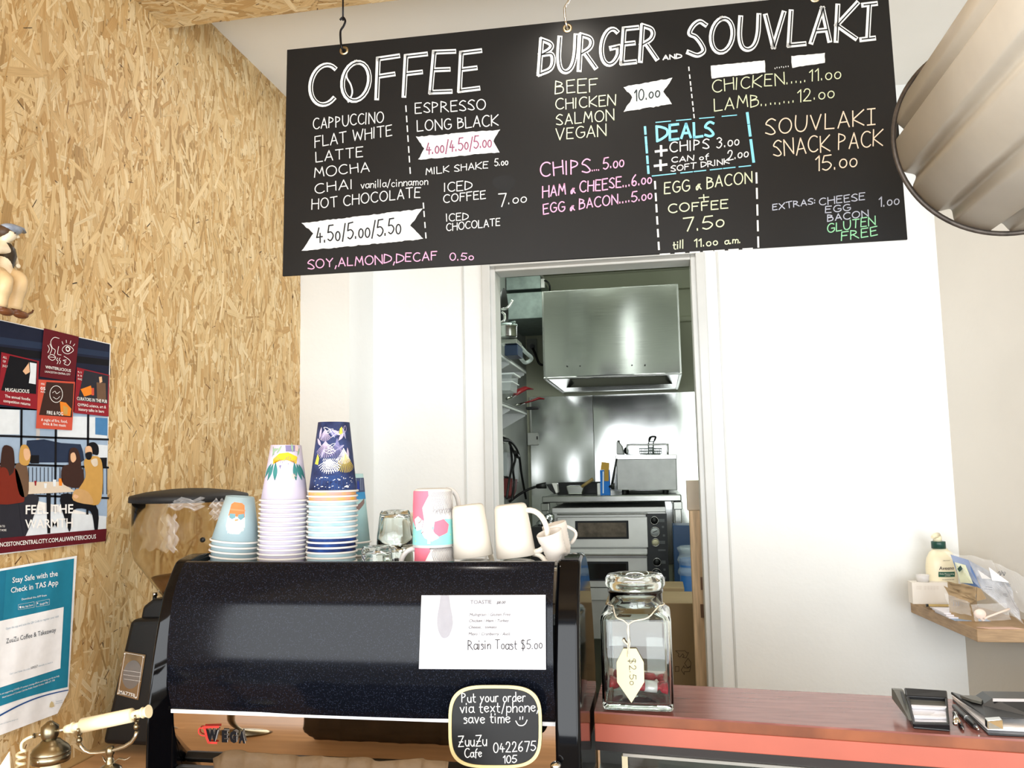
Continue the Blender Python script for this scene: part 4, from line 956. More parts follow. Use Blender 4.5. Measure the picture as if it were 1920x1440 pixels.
# ================================================================== PAPER CUPS ON THE MACHINE
ORD = ['top', 'second', 'third', 'fourth', 'fifth', 'sixth', 'seventh', 'eighth', 'ninth', 'tenth', 'eleventh', 'twelfth', 'thirteenth', 'fourteenth', 'fifteenth']
m_rim = mat('cup_rim_paper', '#dcd9d4', rough=0.5, var=0.02)
def cup_mesh(h, rt, rb):
    """upside-down paper cup: rolled rim at z=0, closed end at z=h"""
    b = MB(); b.lathe([(rt-.0006, .002), (rt, .002), (rb, h), (rb-.0012, h), (rb-.0014, h-.004), (.001, h-.004), (.001, h-.0046), (rb-.0022, h-.0046), (rt-.0008, .002)], n=56, caps=False)
    r = MB(); r.lathe([(rt+.0014+.0019*math.cos(a), .0021+.0019*math.sin(a)) for a in [2*PI*i/10 for i in range(10)]], n=56, caps=False, loop=True)
    return b, r
def make_cup(label, group, loc, h, rt, rb, m, rot=None):
    t = thing('paper_cup', label, 'paper cup', loc, group)
    b, r = cup_mesh(h, rt, rb)
    b.build('cup_body', m, t, local=True); r.build('rolled_rim', m_rim, t, local=True)
    t.rotation_mode = 'ZYX'
    if rot: t.rotation_euler = rot
    return t
def conefn(h, rt, rb, off):
    def f(th, z):
        r = rt+(rb-rt)*z/h+off; a = math.radians(th); return (r*math.sin(a), -r*math.cos(a), z)
    return f
def wrapfill(mb, pts, fn, k=5):
    """fill a star-shaped outline given in (angle, height) on a curved side"""
    P = np.array(pts, float); c = P.mean(0); Q = []
    for i in range(len(P)):
        a, d = P[i], P[(i+1) % len(P)]; m = max(1, int(np.hypot(*(d-a)*np.array([1, 900]))/6))
        Q += [a+(d-a)*j/m for j in range(m)]
    rings_ = [[fn(*(c+(q-c)*s)) for q in Q] for s in np.linspace(1, .02, k)]
    mb.rings(rings_, False, True)
def wrapline(mb, pts, w, fn):
    """pen line on a curved side; heights in metres, angle scaled so widths stay even"""
    K = .045*PI/180
    P = [np.array([p[0]*K, p[1]]) for p in pts]
    if len(P) > 2: P = smooth_line(P, 4)
    else: P = [P[0]+(P[1]-P[0])*i/4 for i in range(5)]
    ribbon(mb, P, w, lambda u, v: fn(u/K, v))
def cupmat(name, h, h2=None, sc=30): return mat(name, h, rough=0.55, var=0.05, hex2=h2, scale=sc, spec=.3)
c_lil = cupmat('cup_lilac', '#cdc6d8'); c_blue = cupmat('cup_sky', '#a3cddb', '#c8e0e7', 26); c_navy = cupmat('cup_navy', '#23274e', '#34579c', 40); c_org = cupmat('cup_sunset', '#f4c04a', '#e7a0a8', 45)
c_grey = cupmat('cup_grey_blue', '#9fb5bb'); c_dark = cupmat('cup_night', '#1d2140', '#3b4a78', 38); c_teal = cupmat('cup_seafoam', '#93babc', '#a9c9cb', 20)
TZ = 1.4320
def stack(base_px, Y, n, step, dims, name, group, mats, lean=0.0, topdec=None, label='{o}'):
    h, rt, rb = dims
    p = PY(*base_px, Y); x0 = p[0]
    first = {}
    for i in range(n):          # i = 0 is the top cup
        z = TZ+(n-1-i)*step; k = n-1-i
        loc = (x0+math.sin(lean)*(k*step)+random.uniform(-.0006, .0006), Y+random.uniform(-.0005, .0005), z)
        m = mats(i); lab = label.format(o=ORD[i])
        rot = (0, lean, .40) if i == 0 else (0, lean, random.uniform(0, 6))
        if m.name in first: dup(first[m.name], loc, lab, rot, group)
        else: 
            t = make_cup(lab, group, loc, h, rt, rb, m, rot)
            if i > 0: first[m.name] = t
            if i == 0 and topdec: topdec(t, h, rt, rb)
# decorated top cups --------------------------------------------------
def dec_grey(t, h, rt, rb):
    f = lambda o: conefn(h, rt, rb, o)
    b = MB(); b.cur = 0; wrapfill(b, [(-26, .050), (26, .048), (24, .070), (14, .074), (-14, .075), (-24, .071)], f(.0004))
    b.cur = 1; wrapfill(b, [(-26, .056), (26, .055), (27, .030), (18, .018), (0, .013), (-18, .018), (-27, .032)], f(.0003))
    b.cur = 2; wrapfill(b, [(-22, .042), (22, .041), (24, .028), (12, .018), (-12, .018), (-24, .028)], f(.0005))
    b.cur = 3; wrapfill(b, [(-22, .054), (-4, .054), (-3, .047), (-12, .044), (-22, .047)], f(.0007)); wrapfill(b, [(5, .053), (23, .055), (24, .048), (14, .043), (5, .047)], f(.0007))
    b.cur = 4; wrapfill(b, [(-24, .060), (26, .059), (27, .062), (-24, .063)], f(.0008)); wrapfill(b, [(-3, .044), (8, .045), (5, .042), (-3, .041)], f(.0008))
    b.build('printed_face', [ink('#d97a4a'), ink('#f0ede2'), ink('#cfe0c6'), ink('#6f97a0'), ink('#e08a60')], t, local=True)
def leaf(b, f, th, z, L, w, ang, n=1, dz=.0006):
    ca, sa = math.cos(ang), math.sin(ang); A = 1/(.04*PI/180)
    P = []
    for s in np.linspace(0, 1, 8): P.append((s*L, w*math.sin(PI*s)))
    for s in np.linspace(1, 0, 8): P.append((s*L, -w*math.sin(PI*s)))
    wrapfill(b, [(th+(u*ca-v*sa)*A, z+u*sa+v*ca) for u, v in P], f(dz), 3)
def dec_lilac(t, h, rt, rb):
    f = lambda o: conefn(h, rt, rb, o); b = MB()
    b.cur = 0; wrapfill(b, [(-40, .068), (-15, .075), (10, .076), (38, .069), (44, .082), (10, .090), (-20, .088), (-42, .078)], f(.0004))
    b.cur = 1
    for th, z, a in ((-38, .070, -1.9), (-30, .072, -1.5), (-46, .070, -2.2), (38, .070, -1.2), (30, .072, -1.5), (46, .069, -1.0)): leaf(b, f, th, z, .034, .005, a)
    b.cur = 2
    for th, z, a in ((-48, .082, 1.2), (-40, .085, 2.0), (-30, .088, .9), (-50, .092, .3), (26, .090, 1.7), (44, .084, 1.0)): leaf(b, f, th, z, .018, .0025, a)
    b.cur = 3; wrapfill(b, [(2, .092), (34, .092), (36, .103), (0, .103)], f(.0005)); wrapfill(b, [(-18, .066), (12, .070), (4, .056), (-8, .054)], f(.0003))
    b.cur = 4; wrapfill(b, [(-10, .067), (0, .074), (14, .066), (22, .050), (10, .034), (-6, .040), (-14, .052)], f(.0005))
    b.cur = 5; wrapfill(b, [(20, .050), (32, .053), (36, .046), (28, .040), (20, .043)], f(.0006)); wrapfill(b, [(36, .094), (48, .092), (50, .102), (38, .104)], f(.0006))
    b.cur = 3
    for i in range(14): th = -38+i*6; wrapline(b, [(th, .074+.004*math.sin(i)), (th+2, .079+.004*math.sin(i))], .0008, f(.0009))
    b.build('printed_leaves', [ink('#e3b72f'), ink('#3f7f7d'), ink('#8fa98c'), ink('#7a7396'), ink('#fbf8fb'), ink('#f0bdb4')], t, local=True)
def dec_night(t, h, rt, rb):
    f = lambda o: conefn(h, rt, rb, o); b = MB(); R_ = random.Random(5)
    def fan(th, z, L, n, spread, c, down=True):
        b.cur = c
        for i in range(n):
            a = -PI/2+(i/(n-1)-.5)*spread; A = 1/(.04*PI/180)
            wrapline(b, [(th, z), (th+L*.5*math.cos(a)*A, z+L*.55*math.sin(a)), (th+L*math.cos(a)*A*.95, z+L*math.sin(a))], .0011, f(.0006))
    fan(-26, .093, .030, 13, 1.7, 1); fan(-30, .115, .022, 11, 1.5, 1); fan(34, .072, .036, 15, 1.5, 2); fan(30, .080, .028, 11, 1.3, 0); fan(-12, .060, .026, 13, 2.2, 0); fan(10, .098, .036, 9, .8, 3)
    b.cur = 0
    for k in range(5):
        for i in range(9): th = -30+i*5; wrapline(b, [(th, .038+k*.005), (th+2.5, .041+k*.005)], .0011, f(.0007))
    for th, z, a in ((-20, .072, .2), (-6, .072, 2.9), (-18, .080, .5), (0, .078, 2.6), (-26, .108, .4), (-12, .112, 2.8)):
        A = 1/(.04*PI/180); P = [(th, z), (th+.008*math.cos(a)*A, z+.008*math.sin(a)+.003), (th+.018*math.cos(a)*A, z+.018*math.sin(a)), (th+.008*math.cos(a)*A, z+.008*math.sin(a)-.003), (th, z)]
        wrapline(b, P, .0007, f(.0008))
    for th, z, a, c in ((-44, .096, .9, 3), (-40, .084, 2.4, 1), (2, .100, 2.2, 3), (14, .094, .8, 1), (40, .098, 1.9, 3), (22, .104, 2.7, 1), (-8, .100, .6, 3), (-52, .098, 1.4, 1), (6, .076, .5, 3), (46, .060, 1.6, 1), (-38, .062, 1.2, 3)):
        b.cur = c; leaf(b, f, th, z, .022, .0035, a, dz=.0004); b.cur = 0; A = 1/(.04*PI/180); wrapline(b, [(th, z), (th+.020*math.cos(a)*A, z+.020*math.sin(a))], .0006, f(.0006))
    b.cur = 4; wrapfill(b, [(-60, .052), (-46, .050), (-44, .062), (-52, .070)], f(.0005)); wrapfill(b, [(16, .104), (30, .108), (28, .120), (20, .116)], f(.0004))
    b.cur = 1; wrapline(b, [(34, .118), (42, .122), (46, .116), (40, .110), (34, .114), (38, .118)], .0009, f(.0006)); wrapline(b, [(8, .084), (22, .078), (28, .062), (20, .050)], .0012, f(.0006)); wrapline(b, [(2, .086), (16, .082), (22, .066), (16, .052)], .0009, f(.0006))
    b.cur = 5; wrapfill(b, [(-60, .002), (60, .002), (58, .026), (20, .032), (-20, .030), (-56, .024)], f(.0002), 7)
    b.cur = 0
    for i in range(34): th, z = R_.uniform(-52, 52), R_.uniform(.006, .028); w = R_.uniform(1, 5); wrapline(b, [(th, z), (th+w, z+.0004)], R_.uniform(.0005, .0012), f(.0008))
    wrapfill(b, [(26, .010), (34, .009), (40, .011), (34, .013)], f(.0009), 3)
    b.build('printed_garden', [ink('#f2efec'), ink('#b5a7c0'), ink('#d9bf4a'), ink('#7d7ba6'), ink('#e0d24f'), ink('#2a4070')], t, local=True)
def dec_teal(t, h, rt, rb):
    f = lambda o: conefn(h, rt, rb, o); b = MB(); b.cur = 0; wrapfill(b, [(-80, .100), (80, .100), (84, .128), (-84, .128)], f(.0004), 8)
    b.cur = 1; wrapfill(b, [(-80, .086), (80, .086), (80, .101), (-80, .101)], f(.0003), 8); b.cur = 2
    wrapfill(b, [(30, .106), (40, .106), (38, .122), (32, .122)], f(.0007), 3); b.cur = 3; wrapfill(b, [(20, .072), (62, .088), (60, .078), (30, .064)], f(.0006), 3)
    b.cur = 4
    for th in (14, 24, 46, 56): wrapline(b, [(th, .104), (th+2, .126)], .002, f(.0008))
    b.build('printed_band', [ink('#47506e'), ink('#3f87b8'), ink('#2b3c8f'), ink('#7d6a66'), ink('#8f9ab0')], t, local=True)
# bottom counts follow the rims seen above the machine's lip
stack((438, 1050), 1.455, 5, .0098, (.084, .0435, .0258), 'g', 'grey blue paper cups', lambda i: c_grey, .10, dec_grey, 'grey blue paper cup, {o} in the shortest upside-down stack')

LILAC = 'lilac paper cup, {o} of the tall lilac upside-down stack'
stack((530, 1050), 1.45, 15, .0081, (.104, .0428, .0280), 'l', 'lilac paper cups', lambda i: c_lil, .022, dec_lilac, LILAC)
cs = [c_dark, c_org, c_org]+[c_blue]*7+[c_navy]*3+[c_blue]*2
stack((622, 1050), 1.455, 15, .0092, (.129, .0438, .0290), 'b', 'paper cups of the tallest stack', lambda i: cs[i], .012, dec_night, '{o} paper cup of the tallest, multicoloured upside-down stack')
stack((652, 1050), 1.575, 3, .0125, (.136, .0435, .0285), 't', 'seafoam paper cups', lambda i: c_teal, .012, dec_teal, 'seafoam paper cup, {o} in the stack half hidden behind the tallest stack')
# ================================================================== TUMBLERS AND MUGS ON THE MACHINE
m_glass = mat('clear_glass', '#f4faf8', rough=0.0, trans=1.0, var=0, ior=1.45)
TR = 1.363
def tumbler(label, loc, rt, rb, h, rz=0.0):
    """upside-down faceted drinking glass"""
    t = thing('glass_tumbler', label, 'glass', loc, 'upside-down glass tumblers')
    n = 40; rs = []
    def ring(r, z, fac):
        out = []
        for j in range(n):
            a = 2*PI*j/n; k = (math.cos(PI/10)/math.cos(((a) % (2*PI/10))-PI/10)); kk = 1+(k-1)*fac; out.append((r*kk*math.cos(a), r*kk*math.sin(a), z))
        return out
    b = MB(); b.rings([ring(rt-.0008, .0, 0), ring(rt, .0006, 0), ring(rt-.001, h*.22, 0), ring(rt-.001, h*.26, 1), ring(rb, h-.006, 1), ring(rb-.003, h-.001, 0), ring(rb-.008, h, 0), ring(.001, h-.001, 0),
             ring(.001, h-.010, 0), ring(rb-.008, h-.011, 0), ring(rb-.0045, h-.016, 0), ring(rt-.0034, h*.25, 0), ring(rt-.0026, .0006, 0)], False, False, loop=True)
    b.build('glass_body', m_glass, t, local=True); t.rotation_euler = (0, 0, rz); return t
a = PY(708, 1050, 1.43); tumbler('small faceted glass tumbler upside down in front, lowest beside the paper cups', (a[0], 1.425, TR), .0318, .0270, .1020, .2)
a = PY(748, 1050, 1.53); g2 = tumbler('upside-down glass tumbler carrying another tumbler on its base', (a[0]+.004, 1.525, TR), .0345, .0315, .0960, .5)
tumbler('upside-down glass tumbler standing on the base of another', (a[0]-.004, 1.520, TR+.0962), .0350, .0285, .0640, .9)

m_mug = mat('cream_stoneware', '#dcd5c8', rough=0.22, var=0.02, scale=12, spec=.5)
m_mugw = mat('white_china', '#d9d6d3', rough=0.15, var=0.02, scale=12)
def mug(label, loc, rt, rb, h, m, group, hang=None, rot=None, hs=1.0, hz=.5):
    """upside-down mug: mouth at z=0, foot at z=h; the handle points to angle hang"""
    t = thing('mug', label, 'mug', loc, group)
    b = MB(); b.lathe([(rt-.003, .0006), (rt-.0012, 0), (rt, .001), (rt+(rb-rt)*.6, h*.6), (rb+.0004, h-.007), (rb-.002, h-.002), (rb-.006, h), (rb-.009, h-.0015), (.001, h-.0018), (.001, h-.006), (rb-.006, h-.007), (rt-.004, .003)], n=64, caps=False, loop=True)
    b.build('mug_body', m, t, local=True)
    if hang is not None:
        ca, sa = math.cos(hang), math.sin(hang); P = []
        for i in range(15):
            q = -PI/2+PI*i/14; u = math.cos(q)**.8*.030*hs if math.cos(q) > 0 else 0; z = h*hz+.034*hs*math.sin(q); r = rt+(rb-rt)*z/h-.003; P.append(((r+u)*ca, (r+u)*sa, z))
        b = MB(); b.tube(P, .0050*hs, 12, flat=.9); b.build('handle', m, t, local=True)
    if rot: t.rotation_euler = rot
    return t
def dec_flam(t, rt, rb, h):
    f = lambda o: conefn(h, rt, rb, o); b = MB()
    b.cur = 0; wrapfill(b, [(-80, .005), (80, .005), (82, .048), (40, .050), (0, .030), (-20, .046), (-50, .056), (-82, .040)], f(.0003), 8)
    b.cur = 1; wrapfill(b, [(-75, .050), (-50, .034), (-28, .036), (-22, .050), (-28, .070), (-8, .092), (-10, .100), (-72, .100), (-80, .074)], f(.0005), 8)
    wrapfill(b, [(8, .046), (34, .050), (52, .040), (46, .026), (20, .020), (4, .028)], f(.0006))
    b.cur = 2; wrapfill(b, [(-60, .050), (-48, .030), (-30, .033), (-24, .048), (-42, .056)], f(.0007)); wrapfill(b, [(-30, .028), (-20, .018), (0, .012), (20, .018), (8, .026), (-4, .040), (-10, .060), (-22, .050)], f(.0007))
    b.cur = 3
    for i in range(16):
        th = 0+i*4.6; wrapline(b, [(th, .060+.004*math.sin(i*2)), (th+5, .072+.003*math.sin(i)), (th-2, .088), (th+6, .098)], .0011, f(.0005))
    for i in range(8): th = 4+i*8; wrapline(b, [(th, .062), (th+7, .068), (th+12, .060)], .0010, f(.0007))
    b.cur = 4; wrapfill(b, [(-12, .008), (-4, .008), (-2, .056), (-8, .058)], f(.0009), 3)
    b.cur = 5
    for th, z in ((-62, .020), (-52, .012), (-66, .034), (58, .022), (66, .012), (70, .036)): wrapfill(b, [(th-1.6, z), (th, z+.0014), (th+1.6, z), (th, z-.0014)], f(.0008), 3)
    b.cur = 6; wrapline(b, [(-40, .044), (-34, .046), (-30, .050)], .0009, f(.0010)); wrapline(b, [(-30, .026), (-24, .029)], .0009, f(.0010)); wrapfill(b, [(-56, .035), (-52, .033), (-53, .037)], f(.0009), 3)
    b.build('painted_birds', [ink('#8fd3cf'), ink('#e8798e'), ink('#f3cfd2'), ink('#9b989a'), ink('#fbf5f5'), ink('#f0e08a'), ink('#3c3238')], t, local=True)
a = PY(813, 1050, 1.45)
FH = .0975
t = mug('flamingo mug underneath, upside down with white handle out', (a[0]+.0015, 1.45, TR), .0372, .0352, FH, m_mugw, 'painted flamingo mugs', PI*.95, (0, 0, .20), 1.0, .62); dec_flam(t, .0372, .0352, FH)
t = mug('flamingo mug on top, upside down on an identical mug', (a[0], 1.45, TR+FH+.0003), .0372, .0352, .104, m_mugw, 'painted flamingo mugs', PI*.24, (0, 0, .20), .95, .66); dec_flam(t, .0372, .0352, .104)
a = PY(772, 960, 1.60); mug('cream mug standing back behind the flamingo mugs and glass tumblers', (a[0]+.01, 1.60, TR), .034, .030, .150, m_mug, 'cream mugs', PI*.5, None, .9)
CG = 'cream mugs'
for px, lab, rz, hx in ((888, 'tilted cream mug leaning against the flamingo mugs', 1.35, False), (968, 'tilted cream mug with its handle beside the kitchen doorway', -.12, True)):
    a = PY(px, 1050, 1.45)
    mug(lab.replace('tilted cream mug', 'cream mug lying under the tilted one').replace('leaning against', 'next to').replace('with its handle beside', 'nearest'), (a[0]+.003, 1.45, TR), .0340, .0318, .0735, m_mug, CG, -.25 if hx else 1.2, None, .95, .72)
    tl = -.10
    t = mug(lab, (a[0]+.003-.002, 1.445, TR+.0805), .0352, .0285, .092, m_mug, CG, rz, (0, tl, 0), 1.08, .45)
m_rib = mat('white_ribbed_china', '#d6cfc6', rough=.25, var=.02)
for (px, py, Y, lab, rot, hg) in ((1039, 1028, 1.44, 'small white cup tipped towards the cream mugs', (0.22, -.26, 0), None), (1047, 1012, 1.51, 'small white cup with handle behind the tipped small cup', (0.1, -.25, 0), .1)):
    c = PY(px, py, Y); t = thing('small_cup', lab, 'cup', c, 'small white cups')
    pr = [(.001, -.028), (.016, -.030), (.018, -.027)]+[(.0205+.0010*(i % 2)+.0001*i*3, -.020+i*.0032) for i in range(11)]+[(.0262, .020), (.0266, .032), (.0256, .033), (.0240, .028), (.0195, -.020), (.001, -.025)]
    b = MB(); b.lathe(pr, n=44, caps=False); b.build('cup_body', m_rib, t, local=True)
    if hg is not None:
        b = MB(); b.tube([(.024*math.cos(hg)+.016*math.sin(PI*i/10), 0, .022-.036*i/10) for i in range(11)], .0034, 10); b.build('handle', m_rib, t, local=True)
    t.rotation_euler = rot; t.scale = (.86, .86, .92)
# the rest of the hidden small cup pile
b = PY(1040, 1050, 1.47); t = mug('cream cup at the bottom of the pile of small white cups', (b[0], 1.47, TR), .027, .025, .056, m_mug, 'small white cups')

# ================================================================== COUNTER, DISPLAY CASE, CANDY JAR
CZ = 1.17
def ctr(x): return 1.478+(x-.015)*-.115
m_ctr = mat('counter_timber', '#74423a', rough=0.2, var=0.22, scale=6, stretch=(2, 14, 10), hex2='#8f5d55')
m_edge = mat('counter_edge', '#8b4e2c', rough=0.3, var=0.25, scale=14, hex2='#68361c')
m_red = mat('coral_band', '#a85846', rough=0.35, var=0.06, scale=10)
counter = thing('serving_counter', 'red brown timber serving counter top with coral front band under the candy jar', 'counter', (.5, 1.55, 1.12))
X0, X1 = -.128, 1.02
b = MB(); b.prism([(X0, ctr(X0), CZ-.003), (X1, ctr(X1), CZ-.003), (X1, 1.585, CZ-.003), (X0, 1.70, CZ-.003)], (0, 0, .003)); b.build('counter_top', m_ctr, counter)
b = MB(); b.prism([(X0, ctr(X0)+.0005, CZ-.022), (X1, ctr(X1)+.0005, CZ-.022), (X1, 1.583, CZ-.022), (X0, 1.698, CZ-.022)], (0, 0, .019)); b.build('timber_edge', m_edge, counter)
b = MB(); b.prism([(X0, ctr(X0)-.0035, CZ-.050), (X1, ctr(X1)-.0035, CZ-.050), (X1, 1.57, CZ-.050), (X0, 1.69, CZ-.050)], (0, 0, .0305)); b.build('coral_band', m_red, counter, bevel=.0015)
case = thing('display_case', 'dark framed glass display case under the coral counter band', 'display case', (.45, 1.50, 0.6))
m_dk = mat('case_dark_frame', '#26201e', rough=.3, var=.1); m_sil = mat('case_alloy', '#a7a49c', rough=.3, metal=.9)
def cb(y0, y1, z0, z1, x0=X0, x1=X1): 
    return [(x0, ctr(x0)+y0, z0), (x1, ctr(x1)+y0, z0), (x1, ctr(x1)+y1, z0), (x0, ctr(x0)+y1, z0)], (0, 0, z1-z0)
b = MB(); b.prism(*cb(.002, .02, CZ-.066, CZ-.0505)); b.build('top_rail', m_dk, case)
b = MB(); b.prism(*cb(-.004, .0015, CZ-.071, CZ-.066, -.08)); b.build('alloy_strip', m_sil, case)
b = MB(); b.prism(*cb(.001, .005, .70, CZ-.0715, -.07)); b.build('front_glass', mat('case_glass', '#e8f0ee', rough=0, trans=1, var=0), case)
b = MB(); b.prism(*cb(-.002, .012, .70, CZ-.0715, -.082, -.072)); b.build('corner_post', ink('#cbbfa0'), case)
b = MB(); b.prism(*cb(.10, .115, .6, CZ-.0655)); b.build('rear_panel', mat('case_back', '#4a4a46', rough=.3, var=.2), case)
b = MB(); b.prism(*cb(.02, .10, CZ-.125, CZ-.121)); b.build('glass_shelf', m_sil, case)
b = MB(); b.prism(*cb(0, .10, .3, .6)); b.build('case_base', m_dk, case)
# square candy jar
jx, jy = -.0515, 1.556; jw = .0625
m_jar = mat('jar_glass', '#f1f7f3', rough=0.0, trans=1.0, var=0, ior=1.46)
jar = thing('candy_jar', 'square clear glass jar of red candy bars with round glass lid', 'jar', (jx, jy, CZ))
def blend(r, z, p, n=96):
    g = lambda c: math.copysign(abs(c)**(2/p), c) if abs(c) > 1e-9 else 0.0
    return [(jx+r*g(math.cos(a)), jy+r*g(math.sin(a)), CZ+z) for a in [2*PI*(j+.5)/n for j in range(n)]]
pr = [(.001, .0006, 12), (jw-.010, .0006, 12), (jw-.002, .003, 14), (jw, .009, 16), (jw, .156, 16), (jw-.002, .163, 14), (jw-.009, .169, 8), (.0505, .172, 2.6), (.0490, .176, 2), (.0490, .196, 2), (.0505, .198, 2), (.0505, .202, 2), (.0455, .203, 2),
      (.0450, .178, 2), (.0465, .170, 2.6), (jw-.012, .165, 8), (jw-.006, .160, 14), (jw-.0035, .154, 16), (jw-.0035, .016, 16), (jw-.008, .012, 14), (jw-.020, .011, 10), (.001, .016, 8)]
b = MB(); b.rings([blend(*q) for q in pr], False, False); b.build('jar_body', m_jar, jar)
b = MB(); b.lathe([(.001, .190), (.041, .190), (.0440, .193), (.0440, .2035), (.051, .205), (.0545, .211), (.0545, .222), (.050, .229), (.036, .2305), (.026, .226), (.001, .224), (.001, .219), (.032, .219), (.038, .214), (.038, .197), (.001, .196)], (jx, jy, CZ), 64, caps=False); b.build('lid', m_jar, jar)
b = MB(); b.lathe([(.0441, .1935), (.0449, .1945), (.0449, .2030), (.0441, .2035)], (jx, jy, CZ), 48, caps=False, loop=True); b.build('seal_ring', mat('clear_seal', '#e6e9e4', rough=.3, alpha=.55, var=0), jar)
m_str = mat('cotton_string', '#e6ddc8', rough=.9, var=.1, scale=200)
tagt = thing('price_tag', 'cream paper price tag tied by string round the candy jar', 'tag', PY(1184, 1318, jy-jw-.006))
Yt = jy-jw-.006
sp1 = [(jx+.0515*math.cos(a), jy+.0515*math.sin(a), CZ+.1760-.0015*math.sin(a)) for a in np.linspace(PI*1.22, -PI*.20, 40)]
e0, e1 = PY(1140, 1149, jy-.052), PY(1244, 1153, jy-.050); kn = PY(1178, 1171, Yt)
b = MB(); b.tube(smooth_line([sp1[0], PY(1155, 1157, jy-.066), PY(1168, 1163, Yt-.001), kn], 4)[0:]+[PY(1179, 1190, Yt), PY(1177, 1215, Yt), PY(1178, 1232, Yt-.003)], .00125, 8); b.tube(smooth_line([sp1[-1], PY(1215, 1158, jy-.066), PY(1190, 1164, Yt-.001), kn], 4)+[PY(1176, 1182, Yt-.001), PY(1181, 1205, Yt-.001), PY(1178, 1226, Yt-.003)], .00125, 8)
b.tube(sp1, .00125, 8); b.tube([PY(1178, 1210, Yt-.001), PY(1172, 1205, Yt-.002), PY(1168, 1199, Yt-.003)], [.001, .0016, .0022], 8); b.build('string', m_str, tagt)
fy = on_plane((0, Yt, 0), (0, -1, 0))
b = MB(); b.prism([fy(*q) for q in [(1169, 1216), (1193, 1216), (1207, 1242), (1208, 1279), (1184, 1318), (1157, 1279), (1156, 1242)]], (0, .0008, 0)); b.build('card', mat('manila_card', '#efe2b4', rough=.7, var=.04), tagt)
b = MB(); write(b, '$2.5o', 1180, 1236, 1181, 1284, 12, lambda x, y: fy(x, y, .0005), 1.0, up=(1, 0)); b.build('lettering', [ink('#35342c')], tagt)
m_cand = mat('red_wrapper', '#a6182e', rough=.22, var=.15, scale=40, bump=.3, bscale=120)
def candy(label, p0, p1, m_end, r=.0095):
    p0, p1 = np.array(p0), np.array(p1); d = p1-p0; t = thing('candy_bar', label, 'candy bar', (p0+p1)/2+np.array([0, 0, -r]), 'red candy bars in the jar')
    b = MB(); pts = [p0+d*s for s in (.0, .10, .14, .2, .5, .8, .86, .9, 1.0)]; b.tube(pts, [r*1.15, r*.9, r*.35, r*.95, r, r*.95, r*.35, r*.9, r*1.15], 16, flat=.62); b.build('wrapper', m_cand, t)
    b = MB(); a = p0+d*.60; c = p0+d*.81; b.tube([a, a+(c-a)*.5, c], [r*1.02, r*1.06, r*1.0], 16, flat=.64); b.build('wrapper_end', m_end, t)
    b = MB(); n = np.cross(d/np.linalg.norm(d), [0, 0, 1]); n = n if n[1] < 0 else -n; q = p0+d*.36+n*(r*1.02)+np.array([0, 0, .001])
    dx = d/np.linalg.norm(d); b.tube(smooth_line([q+dx*.006+np.array([0, 0, .005]), q+np.array([0, 0, .0062]), q-dx*.004+np.array([0, 0, .002]), q+dx*.003+np.array([0, 0, -.001]), q+dx*.001+np.array([0, 0, -.0055]), q-dx*.005+np.array([0, 0, -.0045])], 4), .0013, 6); b.build('wrapper_mark', ink('#f4eeee'), t)
    return t
m_wend = mat('silver_wrapper', '#e9e6ea', rough=.25, metal=.2, var=.1)
candy('red candy bar with white end crossing the front of the jar bottom', (jx-.050, jy-.040, CZ+.045), (jx+.052, jy-.028, CZ+.030), m_wend, .0145)
candy('red candy bar lying at the back of the jar bottom', (jx-.045, jy+.034, CZ+.034), (jx+.046, jy+.022, CZ+.031), m_cand, .0115)
candy('red candy bar lying flat beneath the white ended one', (jx-.046, jy-.004, CZ+.0255), (jx+.048, jy+.002, CZ+.0255), m_cand, .0115)
# ================================================================== CARD TERMINALS, PENS, CLIPBOARD
tz = zoom(1660, 1270, 7.3846)
m_pb = mat('terminal_black', '#18181a', rough=.32, var=.15, scale=30); m_pg = mat('terminal_grey', '#55554f', rough=.4, var=.1); m_ps = mat('terminal_silver', '#c9c8cc', rough=.25, metal=.3, var=.05)
def TQ(x, y, Y): return PY(*tz(x, y), Y)
A = dict(bl=TQ(385, 668, 1.455), br=TQ(890, 675, 1.445), tl=TQ(262, 165, 1.535), tr=TQ(855, 205, 1.530))
term = thing('card_terminal', 'black card terminal with open silver paper bay next to two pens', 'card terminal', (A['bl'][0]+.03, 1.49, CZ))
def lerp(a, b_, t): return np.array(a)*(1-t)+np.array(b_)*t
def tp_(u, v, o=0.0):
    p = lerp(lerp(A['bl'], A['br'], u), lerp(A['tl'], A['tr'], u), v); n = np.cross(A['br']-A['bl'], A['tl']-A['bl']); n /= np.linalg.norm(n); return p+n*o
def slab(m, name, u0, u1, v0, v1, o0, o1, bev=0.0):
    b = MB(); q = [(u0, v0), (u1, v0), (u1, v1), (u0, v1)]; lo = [tp_(u, v, o0) for u, v in q]; hi = [tp_(u, v, o1) for u, v in q]
    b.add(lo+hi, [(3, 2, 1, 0), (4, 5, 6, 7), (0, 1, 5, 4), (1, 2, 6, 5), (2, 3, 7, 6), (3, 0, 4, 7)], False); return b.build(name, m, term, bevel=bev)
b = MB(); base = [np.array([p[0], p[1], CZ]) for p in (A['bl'], A['br'], A['tr'], A['tl'])]; up_ = [A['bl'], A['br'], A['tr'], A['tl']]; up_ = [p+np.array([0, 0, -.006]) for p in up_]
up_[0][2] = max(up_[0][2], CZ+.003); up_[1][2] = max(up_[1][2], CZ+.003)
b.add(base+up_, [(3, 2, 1, 0), (4, 5, 6, 7), (0, 1, 5, 4), (1, 2, 6, 5), (2, 3, 7, 6), (3, 0, 4, 7)], False); b.build('case', m_pb, term, bevel=.002)
